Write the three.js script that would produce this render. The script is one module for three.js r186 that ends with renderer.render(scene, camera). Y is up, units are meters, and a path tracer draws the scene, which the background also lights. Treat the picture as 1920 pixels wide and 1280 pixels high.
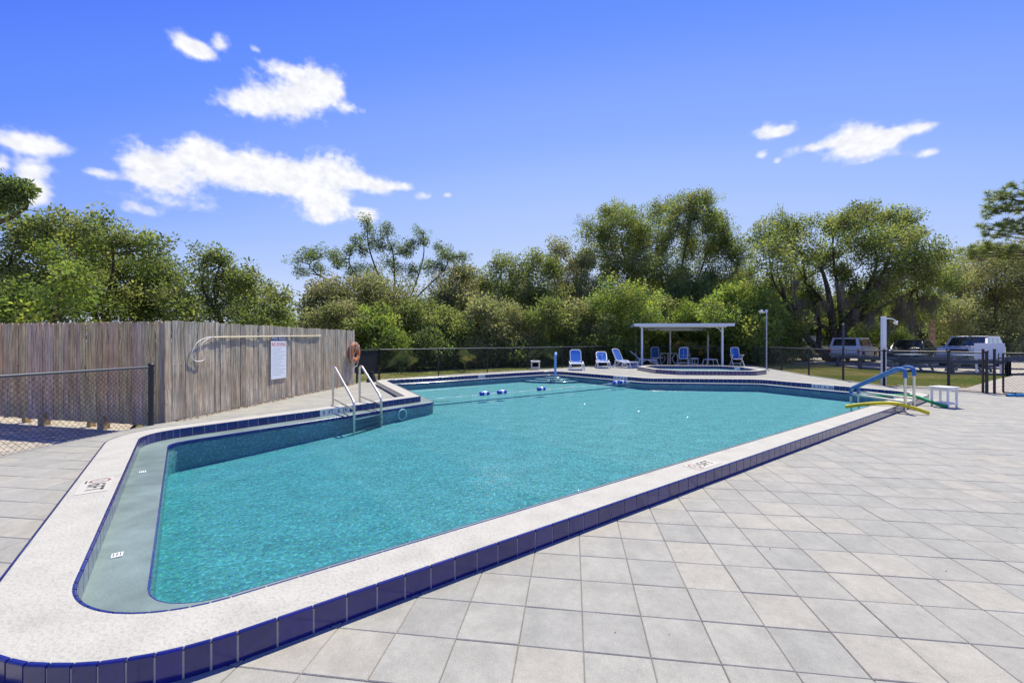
import * as THREE from 'three';
import { RoundedBoxGeometry } from 'three/addons/geometries/RoundedBoxGeometry.js';
import { mergeGeometries } from 'three/addons/utils/BufferGeometryUtils.js';
import { ImprovedNoise } from 'three/addons/math/ImprovedNoise.js';

// ------------------------------------------------------------------ camera, sky, sun, exposure
// Axes: x to the right, y up, -z away from the viewer. W(x, h, d) = a point d metres ahead.
const W = (x, h, d) => new THREE.Vector3(x, h, -d);
const scene = new THREE.Scene();
const camera = new THREE.PerspectiveCamera(76.15, 1024 / 682, 0.05, 2000);
camera.position.set(0, 1.44, 0);
camera.lookAt(0, 1.44, -10);

const noiseGen = new ImprovedNoise();
const noise3 = (x, y, z) => noiseGen.noise(x, y, z);
const fbm = (x, y, z, n = 4) => { let s = 0, a = 0.5; for (let i = 0; i < n; i++) { s += a * noise3(x, y, z); x *= 2.03; y *= 2.03; z *= 2.03; a *= 0.5; } return s; };
let seedState = 12345;
const rnd = () => { seedState = (seedState + 0x6d2b79f5) | 0; let t = Math.imul(seedState ^ (seedState >>> 15), 1 | seedState); t = (t + Math.imul(t ^ (t >>> 7), 61 | t)) ^ t; return ((t ^ (t >>> 14)) >>> 0) / 4294967296; };
const reseed = (n) => { seedState = n; };
const rr = (a, b) => a + (b - a) * rnd();
const pick = (a) => a[Math.floor(rnd() * a.length)];
const clamp = THREE.MathUtils.clamp, lerp = THREE.MathUtils.lerp, sstep = THREE.MathUtils.smoothstep;
const lin = (v) => (v <= 0.04045 ? v / 12.92 : Math.pow((v + 0.055) / 1.055, 2.4));
const hex3 = (r, g, b) => [lin(r / 255), lin(g / 255), lin(b / 255)];

const SUN = new THREE.Vector3(0.215, 0.875, -0.435).normalize();   // high, ahead of the viewer and to one side
const EXPOSURE = 1.5;   // the photograph is exposed for the shade
function makeSky() {
  const wide = 4096, high = 2048, data = new Float32Array(wide * high * 4);
  const stops = [[-90, 205, 218, 245], [0, 216, 228, 250], [6, 205, 221, 251], [16, 177, 203, 255], [19.5, 165, 195, 255], [25.5, 142, 177, 255], [36.7, 104, 148, 255], [48, 76, 117, 250], [66, 58, 96, 222], [90, 50, 86, 202]]
    .map(([a, ...c]) => [a, hex3(...c)]);
  const air = (el) => { let i = 0; while (i < stops.length - 2 && el > stops[i + 1][0]) i++; const t = sstep(el, stops[i][0], stops[i + 1][0]), u = clamp((el - stops[i][0]) / (stops[i + 1][0] - stops[i][0]), 0, 1), k = 0.3 * t + 0.7 * u; return stops[i][1].map((v, c) => lerp(v, stops[i + 1][1][c], k)); };
  // cumulus puffs: [azimuth, elevation, half width, half height, thickness] in degrees, azimuth to the right of straight ahead
  const puffs = [];
  const cloud = (list) => list.forEach(([a, e, w, h, k = 1]) => puffs.push([a, e, w * 1.12, h * 1.12, k]));
  cloud([[-36.7, 28.6, 1.62, 0.95], [-35.5, 28.4, 1.40, 0.80], [-34.0, 29.6, 0.87, 0.88, 0.75]]);
  cloud([[-31.4, 24.9, 2.97, 1.48], [-27.2, 26.1, 4.16, 2.26], [-24.1, 28.0, 2.81, 2.00], [-26.9, 28.9, 3.46, 0.86, 0.75], [-22.5, 28.2, 1.68, 1.71, 0.85], [-20.7, 26.6, 1.54, 0.73, 0.6]]);
  cloud([[-39.6, 17.3, 2.58, 1.97], [-35.8, 19.3, 2.40, 1.82], [-38.9, 16.2, 3.39, 1.51], [-33.5, 18.0, 4.39, 2.22], [-29.4, 18.6, 3.99, 2.31], [-26.1, 18.0, 4.81, 2.56], [-21.9, 19.7, 3.32, 2.31], [-22.9, 16.0, 3.09, 2.03], [-23.8, 14.4, 2.00, 0.96, 0.8], [-17.7, 18.8, 3.18, 1.20, 0.9], [-14.5, 19.0, 1.97, 0.61, 0.75], [-40.5, 13.0, 1.46, 0.71, 0.7], [-37.6, 14.4, 3.96, 1.15, 0.5], [-44.0, 15.7, 1.02, 0.47, 0.6], [-42.7, 15.6, 1.13, 0.57, 0.5]]);
  cloud([[-48.9, 16.8, 1.37, 1.01], [-47.0, 17.0, 1.57, 1.05], [-47.8, 14.1, 1.27, 2.22], [-48.1, 12.4, 1.63, 1.16], [-49.5, 14.7, 0.41, 1.02, 0.8]]);
  cloud([[-18.4, 15.3, 1.77, 1.11]]);
  cloud([[-11.4, 18.1, 1.21, 0.50, 0.6], [-8.4, 18.4, 0.62, 0.37, 0.75], [-30.6, 30.0, 0.62, 0.36, 0.6]]);
  cloud([[30.4, 22.4, 1.56, 0.88], [32.1, 22.2, 1.11, 0.71], [38.1, 20.2, 2.09, 1.46], [39.8, 19.3, 2.49, 1.15], [41.8, 19.6, 1.64, 0.74, 0.75], [34.9, 20.1, 2.83, 0.61, 0.7], [38.1, 18.9, 3.48, 0.89, 0.7], [43.5, 19.6, 1.11, 0.45, 0.6], [43.7, 17.4, 0.88, 0.42, 0.85], [39.8, 17.9, 2.49, 0.49, 0.5], [29.9, 20.4, 0.63, 0.53, 0.6], [31.3, 19.5, 0.46, 0.37, 0.8]]);
  reseed(77);
  for (let k = 0; k < 26; k++) {   // the same scattered cumulus all the way round
    const az = 60 + k * 9.3 + rr(-3, 3), el = rr(11, 34), big = rr(0.5, 1.25), n = 4 + Math.floor(rnd() * 6);
    for (let i = 0; i < n; i++) puffs.push([az + rr(-4.5, 4.5) * big, el + rr(-0.8, 1.6) * big, rr(1.6, 3.6) * big, rr(0.8, 1.9) * big, rr(0.7, 1)]);
  }
  for (const p of puffs) { p[0] = ((p[0] + 540) % 360) - 180; }
  // bucket the puffs by azimuth
  const buckets = Array.from({ length: 360 }, () => []);
  for (const p of puffs) for (let a = Math.floor(p[0] - p[2] * 2.6 - 2); a <= p[0] + p[2] * 2.6 + 2; a++) buckets[((a + 180) % 360 + 360) % 360].push(p);
  const ahead = -Math.PI / 2;
  for (let row = 0; row < high; row++) {
    const el = ((row + 0.5) / high - 0.5) * 180;
    for (let col = 0; col < wide; col++) {
      const o = (row * wide + col) * 4, round = ((col + 0.5) / wide - 0.5) * 2 * Math.PI;
      let az = ((round - ahead) * 180) / Math.PI; az = ((az + 540) % 360) - 180;
      const aside = Math.min(Math.abs(az - 12), 64) / 64, base = air(Math.min(90, el + 18 * aside * aside * sstep(el, 0, 14) * (1 - sstep(el, 50, 85))));   // the blue deepens away from the sun's side of the sky
      let r = base[0], g = base[1], b = base[2];
      if (el > 3 && el < 46) {
        const near = buckets[Math.floor(az) + 180] ?? [];
        let sum = 0, up = 0;
        for (const p of near) {
          let da = az - p[0]; if (da > 180) da -= 360; if (da < -180) da += 360;
          const c = Math.cos((el * Math.PI) / 180), x = (da * c) / (p[2] * c), y = (el - p[1]) / (p[3] * (el < p[1] ? 0.8 : 1)), q = 1 - (x * x + y * y) * 0.62;
          if (q > 0) { const v = q * q * p[4]; sum += v; up += v * y; }
        }
        if (sum > 0.001) {
          const n1 = fbm(az * 0.5, el * 0.7, 3.1, 5), n2 = fbm(az * 1.7, el * 2.1, 9.4, 5), n3 = fbm(az * 0.9 + 20, el * 1.3, 5.4, 5);
          const d = Math.min(sum, 1.0) * 1.08 + n1 * 0.55 + n2 * 0.46 - 0.17, veil = 0.30 * sstep(sum + n1 * 0.9 + n3 * 0.5, 0.06, 0.75), cover = Math.max(veil, Math.pow(sstep(d, -0.02, 0.86), 0.85));
          const cr = 0.95 + n3 * 0.26, cg = 0.957 + n3 * 0.25, cb = 1.0 + n3 * 0.18;   // billows of denser and thinner vapour
          r = lerp(r, cr, cover); g = lerp(g, cg, cover); b = lerp(b, cb, cover);
        }
      }
      data[o] = r / EXPOSURE; data[o + 1] = g / EXPOSURE; data[o + 2] = b / EXPOSURE; data[o + 3] = 1;
    }
  }
  const t = new THREE.DataTexture(data, wide, high, THREE.RGBAFormat, THREE.FloatType);
  t.mapping = THREE.EquirectangularReflectionMapping; t.magFilter = THREE.LinearFilter; t.minFilter = THREE.LinearFilter; t.needsUpdate = true;
  return t;
}
const skyTexture = makeSky();
scene.background = skyTexture;
scene.environment = skyTexture;
const sun = new THREE.DirectionalLight(new THREE.Color().setRGB(1, 0.97, 0.80), 4.3);
sun.name = 'sun';
sun.position.copy(SUN).multiplyScalar(80); sun.target.position.set(2, 0, -14);
sun.position.add(sun.target.position);
sun.castShadow = true; sun.shadow.mapSize.set(4096, 4096);
Object.assign(sun.shadow.camera, { left: -45, right: 45, top: 45, bottom: -45, near: 1, far: 200 });
scene.add(sun, sun.target);
const renderer = new THREE.WebGLRenderer({ antialias: true });
renderer.toneMapping = THREE.LinearToneMapping;
renderer.toneMappingExposure = EXPOSURE;
renderer.shadowMap.enabled = true;

// ------------------------------------------------------------------ helpers
const taken = {};
const numbered = (n) => { taken[n] = (taken[n] ?? -1) + 1; return taken[n] ? n + '_' + String(taken[n]).padStart(3, '0') : n; };
function thing(name, label, category, pos = [0, 0, 0], turn = 0, group) {
  const o = new THREE.Group(); o.name = numbered(name); o.position.set(...pos); o.rotation.y = turn;
  o.userData = { label, category }; if (group) o.userData.group = group;
  scene.add(o); return o;
}
function mesh(name, geo, mat, parent, top) {
  const m = new THREE.Mesh(geo, mat); m.name = parent ? name : numbered(name); m.castShadow = m.receiveShadow = true;
  (parent ?? scene).add(m);
  if (top) { m.userData.label = top[0]; m.userData.category = top[1]; if (top[2]) m.userData.group = top[2]; }
  return m;
}
function structure(name, geo, mat, parent) { const m = mesh(name, geo, mat, parent); if (!parent) m.userData.kind = 'structure'; return m; }
function stuff(o) { o.userData.kind = 'stuff'; return o; }
function instanced(name, geo, mat, list, parent) {   // list of [Matrix4, Color?]
  const m = new THREE.InstancedMesh(geo, mat, list.length); m.name = parent ? name : numbered(name); m.castShadow = m.receiveShadow = true;
  list.forEach(([x, c], i) => { m.setMatrixAt(i, x); if (c) m.setColorAt(i, c); });
  (parent ?? scene).add(m); return stuff(m);
}
function cleaned(g) {
  for (const k of Object.keys(g.attributes)) if (!['position', 'normal', 'uv', 'color'].includes(k)) g.deleteAttribute(k);
  if (!g.attributes.uv) g.setAttribute('uv', new THREE.BufferAttribute(new Float32Array(g.attributes.position.count * 2), 2));
  return g.index ? g.toNonIndexed() : g;
}
const merge = (list) => (list.length === 1 ? list[0] : mergeGeometries(list.map(cleaned), false));
const box = (w, h, d, x = 0, y = 0, z = 0) => new THREE.BoxGeometry(w, h, d).translate(x, y, z);
const rbox = (w, h, d, x = 0, y = 0, z = 0, r = 0.01) => new RoundedBoxGeometry(w, h, d, 2, Math.min(r, w / 2.1, h / 2.1, d / 2.1)).translate(x, y, z);
const cyl = (r, h, x = 0, y = 0, z = 0, n = 14, r2 = r) => new THREE.CylinderGeometry(r2, r, h, n).translate(x, y, z);
const V = (x, y, z) => new THREE.Vector3(x, y, z);
function tube(pts, r, n = 8, segs, tension = 0.5) {
  const c = new THREE.CatmullRomCurve3(pts, false, 'catmullrom', tension);
  const g = new THREE.TubeGeometry(c, segs ?? pts.length * 6, r, n, false), caps = [];
  for (const t of [0, 1]) caps.push(new THREE.SphereGeometry(r, n, 4).translate(...c.getPoint(t).toArray()));
  return merge([g, ...caps]);
}
function rod(a, b, r, n = 8, r2 = r) {
  const d = b.clone().sub(a), l = d.length(), g = new THREE.CylinderGeometry(r2, r, l, n).translate(0, l / 2, 0);
  return g.applyQuaternion(new THREE.Quaternion().setFromUnitVectors(V(0, 1, 0), d.normalize())).translate(a.x, a.y, a.z);
}
function beam(a, b, w, h) {   // a straight bar of w x h section from a to b, its h side upright
  const d = b.clone().sub(a), l = d.length(), m = new THREE.Matrix4(), z = d.clone().normalize(), x = V(0, 1, 0).cross(z);
  if (x.length() < 1e-3) x.set(1, 0, 0); x.normalize();
  m.makeBasis(x, z.clone().cross(x), z).setPosition(a.clone().add(b).multiplyScalar(0.5));
  return new THREE.BoxGeometry(w, h, l).applyMatrix4(m);
}
// sharp-cornered polyline with rounded bends, for pipes
function pipe(pts, bend, r, n = 10) {
  const out = [pts[0]];
  for (let i = 1; i < pts.length - 1; i++) {
    const a = pts[i - 1].clone().sub(pts[i]), b = pts[i + 1].clone().sub(pts[i]), q = Math.min(bend, a.length() / 2.2, b.length() / 2.2);
    const p0 = pts[i].clone().add(a.setLength(q)), p1 = pts[i].clone().add(b.setLength(q));
    for (let k = 0; k <= 6; k++) { const t = k / 6; out.push(p0.clone().multiplyScalar((1 - t) ** 2).add(pts[i].clone().multiplyScalar(2 * t * (1 - t))).add(p1.clone().multiplyScalar(t * t))); }
  }
  out.push(pts[pts.length - 1]);
  const path = new THREE.CurvePath();
  for (let i = 0; i < out.length - 1; i++) if (out[i].distanceTo(out[i + 1]) > 1e-5) path.add(new THREE.LineCurve3(out[i], out[i + 1]));
  // rings by hand, so that bends stay smooth
  const ps = out.filter((p, i) => !i || p.distanceTo(out[i - 1]) > 1e-5);
  return taper(ps, ps.map(() => r), n, true);
}
function taper(pts, radii, n = 7, caps = false) {   // a tube through pts with a radius at each
  const pos = [], nor = [], uv = [], idx = [], m = pts.length;
  let up = V(0, 0, 1), along = 0;
  for (let i = 0; i < m; i++) {
    const t = pts[Math.min(i + 1, m - 1)].clone().sub(pts[Math.max(i - 1, 0)]).normalize();
    if (Math.abs(t.dot(up)) > 0.95) up = Math.abs(t.y) > 0.9 ? V(1, 0, 0) : V(0, 1, 0);
    const x = up.clone().sub(t.clone().multiplyScalar(up.dot(t))).normalize(), y = t.clone().cross(x); up = x;
    if (i) along += pts[i].distanceTo(pts[i - 1]);
    for (let k = 0; k <= n; k++) {
      const a = (k / n) * Math.PI * 2, d = x.clone().multiplyScalar(Math.cos(a)).add(y.clone().multiplyScalar(Math.sin(a)));
      pos.push(pts[i].x + d.x * radii[i], pts[i].y + d.y * radii[i], pts[i].z + d.z * radii[i]); nor.push(d.x, d.y, d.z); uv.push((k / n) * 2 * Math.PI * Math.max(radii[0], 0.02), along);
    }
  }
  for (let i = 0; i < m - 1; i++) for (let k = 0; k < n; k++) { const a = i * (n + 1) + k, b = a + n + 1; idx.push(a, a + 1, b, b, a + 1, b + 1); }
  if (caps) for (const e of [0, m - 1]) { const c = pos.length / 3; const t = e ? pts[m - 1].clone().sub(pts[m - 2]).normalize() : pts[0].clone().sub(pts[1]).normalize(); pos.push(pts[e].x, pts[e].y, pts[e].z); nor.push(t.x, t.y, t.z); uv.push(0, 0); for (let k = 0; k < n; k++) { const a = e * (n + 1) + k; e ? idx.push(c, a, a + 1) : idx.push(c, a + 1, a); } }
  const g = new THREE.BufferGeometry();
  g.setAttribute('position', new THREE.Float32BufferAttribute(pos, 3)); g.setAttribute('normal', new THREE.Float32BufferAttribute(nor, 3)); g.setAttribute('uv', new THREE.Float32BufferAttribute(uv, 2)); g.setIndex(idx);
  return g;
}
function outline(pts, holes = []) {   // a THREE.Shape through [x, d] pairs
  const s = new THREE.Shape(pts.map(([x, d]) => new THREE.Vector2(x, d)));
  for (const h of holes) s.holes.push(new THREE.Path(h.map(([x, d]) => new THREE.Vector2(x, d))));
  return s;
}
// a flat sheet through [x, d] pairs at height h, uv in metres
const sheet = (pts, h, holes = []) => new THREE.ShapeGeometry(outline(pts, holes)).rotateX(-Math.PI / 2).translate(0, h, 0);
const slab = (pts, lo, hi, holes = []) => new THREE.ExtrudeGeometry(outline(pts, holes), { depth: hi - lo, bevelEnabled: false }).rotateX(-Math.PI / 2).translate(0, lo, 0);
function extruded(pts, depth, bevel = 0, holes = []) {   // a profile in x, y, centred on z
  const g = new THREE.ExtrudeGeometry(outline(pts, holes), { depth: depth - 2 * bevel, bevelEnabled: bevel > 0, bevelSize: bevel, bevelThickness: bevel, bevelOffset: -bevel, bevelSegments: 2, curveSegments: 6 });
  return g.translate(0, 0, -(depth - 2 * bevel) / 2);
}
const roundRect = (w, h, r, n = 5) => { const p = []; for (const [cx, cy, a0] of [[w / 2 - r, h / 2 - r, 0], [-w / 2 + r, h / 2 - r, 90], [-w / 2 + r, -h / 2 + r, 180], [w / 2 - r, -h / 2 + r, 270]]) for (let k = 0; k <= n; k++) { const a = ((a0 + (90 * k) / n) * Math.PI) / 180; p.push([cx + r * Math.cos(a), cy + r * Math.sin(a)]); } return p; };
function inside(pts, x, d) { let c = false; for (let i = 0, j = pts.length - 1; i < pts.length; j = i++) { const [xi, yi] = pts[i], [xj, yj] = pts[j]; if (yi > d !== yj > d && x < ((xj - xi) * (d - yi)) / (yj - yi) + xi) c = !c; } return c; }
function nearestEdge(pts, x, d) {   // [distance, foot x, foot d, unit normal pointing to the left of the edge]
  let best = [1e9];
  for (let i = 0; i < pts.length; i++) {
    const [ax, ad] = pts[i], [bx, bd] = pts[(i + 1) % pts.length], ex = bx - ax, ed = bd - ad, l2 = ex * ex + ed * ed; if (l2 < 1e-12) continue;
    const t = clamp(((x - ax) * ex + (d - ad) * ed) / l2, 0, 1), fx = ax + ex * t, fd = ad + ed * t, q = Math.hypot(x - fx, d - fd);
    if (q < best[0]) { const l = Math.sqrt(l2); best = [q, fx, fd, -ed / l, ex / l]; }
  }
  return best;
}
// ------------------------------------------------------------------ textures
function texture(size, f, { srgb = true, repeat = 1, h = size } = {}) {   // f(u, v) -> [r, g, b] 0..1
  const data = new Uint8Array(size * h * 4);
  for (let y = 0; y < h; y++) for (let x = 0; x < size; x++) { const c = f(x / size, y / h), o = (y * size + x) * 4; data[o] = clamp(c[0], 0, 1) * 255; data[o + 1] = clamp(c[1], 0, 1) * 255; data[o + 2] = clamp(c[2], 0, 1) * 255; data[o + 3] = 255; }
  const t = new THREE.DataTexture(data, size, h, THREE.RGBAFormat); t.magFilter = THREE.LinearFilter; t.minFilter = THREE.LinearMipmapLinearFilter; t.generateMipmaps = true;
  t.wrapS = t.wrapT = THREE.RepeatWrapping; if (srgb) t.colorSpace = THREE.SRGBColorSpace; t.repeat.set(repeat, repeat); t.needsUpdate = true; return t;
}
// tileable noise on a torus-like blend
function tileNoise(u, v, freq, z, oct = 4) {   // gradient noise that repeats every unit
  let sum = 0, amp = 0.5, p = freq; const zi = Math.floor(z * 97);
  for (let o = 0; o < oct; o++, p *= 2, amp *= 0.5) {
    const x = u * p, y = v * p, ix = Math.floor(x), iy = Math.floor(y), fx = x - ix, fy = y - iy, sx = fx * fx * fx * (fx * (fx * 6 - 15) + 10), sy = fy * fy * fy * (fy * (fy * 6 - 15) + 10);
    const corner = (cx, cy) => { const h = hash2(((ix + cx) % p) + zi + o * 131, ((iy + cy) % p) + zi * 3) * 6.2831853; return Math.cos(h) * (fx - cx) + Math.sin(h) * (fy - cy); };
    sum += amp * 1.35 * lerp(lerp(corner(0, 0), corner(1, 0), sx), lerp(corner(0, 1), corner(1, 1), sx), sy);
  }
  return sum;
}
const hash2 = (x, y) => { let h = Math.imul(x, 374761393) ^ Math.imul(y, 668265263); h = Math.imul(h ^ (h >>> 13), 1274126177); return ((h ^ (h >>> 16)) >>> 0) / 4294967296; };
function canvasTexture(w, h, draw) { const c = document.createElement('canvas'); c.width = w; c.height = h; const g = c.getContext('2d'); draw(g, w, h); const t = new THREE.CanvasTexture(c); t.colorSpace = THREE.SRGBColorSpace; t.magFilter = THREE.LinearFilter; return t; }
const std = (o) => new THREE.MeshStandardMaterial(o), phys = (o) => new THREE.MeshPhysicalMaterial(o);
const rgb = (r, g, b) => new THREE.Color().setRGB(r, g, b);

// ------------------------------------------------------------------ materials of the setting
const T_speckle = texture(512, (u, v) => { const x = Math.floor(u * 512), y = Math.floor(v * 512), a = hash2(x, y), b = hash2(x >> 1, y >> 1), n = tileNoise(u, v, 5, 1.7), m = tileNoise(u, v, 22, 4.2, 3); let c = 0.90 + n * 0.10 + m * 0.05 + (a - 0.5) * 0.07 + (b - 0.5) * 0.07; if (a > 0.994) c -= 0.22; if (b > 0.985) c += 0.06; return [c, c * 0.995, c * 0.985]; });
const T_speckleBump = texture(512, (u, v) => { const x = Math.floor(u * 512), y = Math.floor(v * 512), c = 0.5 + (hash2(x >> 1, y >> 1) - 0.5) * 0.35 + tileNoise(u, v, 30, 8.2, 3) * 0.4; return [c, c, c]; }, { srgb: false });
const T_blotch = texture(512, (u, v) => { const n = tileNoise(u, v, 3, 6.1, 5), m = tileNoise(u, v, 11, 2.2, 4), c = 0.90 + n * 0.22 + m * 0.10; return [c, c, c]; });
const T_plaster = texture(1024, (u, v) => { const n = tileNoise(u, v, 9, 5.5, 5), m = tileNoise(u, v, 80, 7.7, 3), d = tileNoise(u, v, 5, 12.5, 5); let c = 0.94 + n * 0.05 - Math.max(0, m - 0.05) * 0.22 - Math.max(0, d - 0.10) * 0.12; const g = hash2(Math.floor(u * 1024), Math.floor(v * 1024)); c += (g - 0.5) * 0.05; return [c, c * 0.995, c * 0.985]; });
const T_plasterBump = texture(1024, (u, v) => { const m = tileNoise(u, v, 80, 7.7, 4), n = tileNoise(u, v, 120, 3.3, 2), c = 0.5 + sstep(m, -0.06, 0.16) * 0.35 + n * 0.35; return [c, c, c]; }, { srgb: false });
const T_quartzGlints = texture(1024, (u, v) => {   // quartz grains in plaster, their flecks also painting in rippled light and sky glints
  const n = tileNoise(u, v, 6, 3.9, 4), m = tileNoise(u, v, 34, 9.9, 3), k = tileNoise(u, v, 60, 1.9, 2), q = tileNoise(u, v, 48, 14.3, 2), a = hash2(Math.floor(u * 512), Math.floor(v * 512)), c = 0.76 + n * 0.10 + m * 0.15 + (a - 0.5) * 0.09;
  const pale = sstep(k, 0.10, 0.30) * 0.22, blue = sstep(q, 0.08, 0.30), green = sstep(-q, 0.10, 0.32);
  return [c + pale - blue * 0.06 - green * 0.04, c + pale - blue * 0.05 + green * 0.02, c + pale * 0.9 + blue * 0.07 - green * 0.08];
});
const T_waves = (() => {
  const n = 768, hgt = new Float32Array(n * n);
  for (let y = 0; y < n; y++) for (let x = 0; x < n; x++) hgt[y * n + x] = tileNoise(x / n, y / n, 9, 0.7, 2) * 0.9 + tileNoise(x / n, y / n, 26, 5.1, 2) * 0.55 + tileNoise(x / n, y / n, 64, 2.4, 2) * 0.30;
  return texture(n, (u, v) => { const x = Math.floor(u * n), y = Math.floor(v * n), c = hgt[y * n + x], dx = (hgt[y * n + (x + 1) % n] - c) * n, dy = (hgt[((y + 1) % n) * n + x] - c) * n, s = 0.030, l = Math.hypot(dx * s, dy * s, 1); return [0.5 - (dx * s / l) / 2, 0.5 - (dy * s / l) / 2, 0.5 + 1 / l / 2]; }, { srgb: false });
})();
const T_lawn = texture(1024, (u, v) => { const n = tileNoise(u, v, 7, 3.3, 5), m = tileNoise(u, v, 40, 7.1, 3), g = hash2(Math.floor(u * 1024), Math.floor(v * 1024)), dry = sstep(n, -0.02, 0.22), k = 0.75 + m * 0.5 + (g - 0.5) * 0.45; const r = lerp(0.52, 0.70, dry), gg = lerp(0.56, 0.61, dry), b = lerp(0.22, 0.36, dry); return [r * k, gg * k, b * k]; });
const T_sand = texture(512, (u, v) => { const n = tileNoise(u, v, 6, 2.9, 5), g = hash2(Math.floor(u * 512), Math.floor(v * 512)), c = 0.82 + n * 0.3 + (g - 0.5) * 0.14; return [c, c * 0.975, c * 0.93]; });

const M = {
  paver: std({ color: rgb(0.415, 0.397, 0.348), map: T_speckle, bumpMap: T_speckleBump, bumpScale: 0.0014, roughness: 0.93 }),
  joint: std({ color: rgb(0.22, 0.195, 0.15), map: T_speckle, roughness: 1 }),
  coping: std({ color: rgb(0.515, 0.49, 0.425), map: T_plaster, bumpMap: T_plasterBump, bumpScale: 0.0030, roughness: 0.9 }),
  grout: std({ color: rgb(0.66, 0.62, 0.56), map: T_speckle, roughness: 0.95 }),
  ledge: std({ color: rgb(0.205, 0.272, 0.250), map: T_blotch, bumpMap: T_plasterBump, bumpScale: 0.0015, roughness: 0.55 }),
  basin: std({ color: rgb(0.40, 0.50, 0.475), map: T_quartzGlints, roughness: 0.9 }),
  water: phys({ color: rgb(0.80, 0.965, 0.975), transmission: 1, thickness: 0, roughness: 0, ior: 1.33, specularIntensity: 0.45, normalMap: T_waves }),
  white: std({ color: rgb(0.80, 0.80, 0.78), roughness: 0.42 }),
  whitePaint: std({ color: rgb(0.78, 0.77, 0.74), roughness: 0.5 }),
  steel: std({ color: rgb(0.76, 0.70, 0.57), metalness: 1, roughness: 0.42 }),
  black: std({ color: rgb(0.016, 0.018, 0.022), roughness: 0.42 }),
  vinyl: std({ color: rgb(0.018, 0.020, 0.024), roughness: 0.45 }),
};
M.water.normalScale.set(1, 1);
for (const k of ['map', 'bumpMap', 'normalMap']) for (const m of Object.values(M)) if (m[k]) m[k] = m[k].clone();
const setRepeat = (m, per) => { for (const k of ['map', 'bumpMap', 'normalMap']) if (m[k]) { m[k].repeat.set(1 / per, 1 / per); m[k].needsUpdate = true; } };
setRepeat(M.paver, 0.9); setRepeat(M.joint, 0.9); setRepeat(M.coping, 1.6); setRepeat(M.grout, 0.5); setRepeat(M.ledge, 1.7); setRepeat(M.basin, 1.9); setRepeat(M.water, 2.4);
// glazed cobalt tile: a few firing tones
const tileTones = [[0.014, 0.015, 0.170], [0.016, 0.016, 0.188], [0.012, 0.014, 0.150], [0.020, 0.016, 0.172]].map((c) => phys({ color: rgb(...c), roughness: 0.2, clearcoat: 0.6, clearcoatRoughness: 0.1, map: T_blotch }));

// ------------------------------------------------------------------ plan of the pool (metres along and across its long side)
const TX = 0.797, TD = 0.604;
const S = (s, m) => [s * TX - m * TD, s * TD + m * TX];   // -> [x, distance ahead]
const rim = [[-0.45, 2.666, 0.65], [-0.45, 8.10, 0.6], [4.56, 9.62, 0.03], [5.5, 14.37, 0.5], [13.2, 14.37, 0.8], [13.2, 9.45, 0.5], [15.9, 6.8, 0.5], [15.05, 2.666, 0.8]];
const COPING = 0.36, LEDGE = 0.30, TOP = 0.13, WATER = -0.03;
function ring(vertices, off, n = 10) {   // the rim moved outwards by off, corners rounded; clockwise in [x, d]
  const out = [], k = vertices.length, moved = vertices.map((v, i) => {
    const p = vertices[(i + k - 1) % k], q = vertices[(i + 1) % k], unit = (a, b) => { const l = Math.hypot(b[0] - a[0], b[1] - a[1]); return [(b[0] - a[0]) / l, (b[1] - a[1]) / l]; };
    const e0 = unit(p, v), e1 = unit(v, q), cross = e0[0] * e1[1] - e0[1] * e1[0], a = [v[0] - e0[1] * off, v[1] + e0[0] * off], b = [v[0] - e1[1] * off, v[1] + e1[0] * off];
    const t = ((b[0] - a[0]) * e1[1] - (b[1] - a[1]) * e1[0]) / cross;
    return { c: [a[0] + e0[0] * t, a[1] + e0[1] * t], e0, e1, cross, r: Math.max(0.015, cross < 0 ? v[2] + off : v[2] - off) };
  });
  moved.forEach(({ c, e0, e1, cross, r }, corner) => {
    const turn = Math.atan2(cross, e0[0] * e1[0] + e0[1] * e1[1]), cut = r * Math.abs(Math.tan(turn / 2)), side = Math.sign(turn);
    const centre = [c[0] - e0[0] * cut - e0[1] * side * r, c[1] - e0[1] * cut + e0[0] * side * r];
    for (let j = 0; j <= n; j++) { const a = (turn * j) / n, bx = e0[1] * side * r, by = -e0[0] * side * r, p = [centre[0] + bx * Math.cos(a) - by * Math.sin(a), centre[1] + bx * Math.sin(a) + by * Math.cos(a)]; p.corner = corner; p.arc = j; out.push(p); }
  });
  return out;
}
const planned = (vertices, off) => ring(vertices, off).map((p) => { const q = S(p[0], p[1]); q.corner = p.corner; q.arc = p.arc; return q; });
const rimRing = (off) => planned(rim, off);
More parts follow.
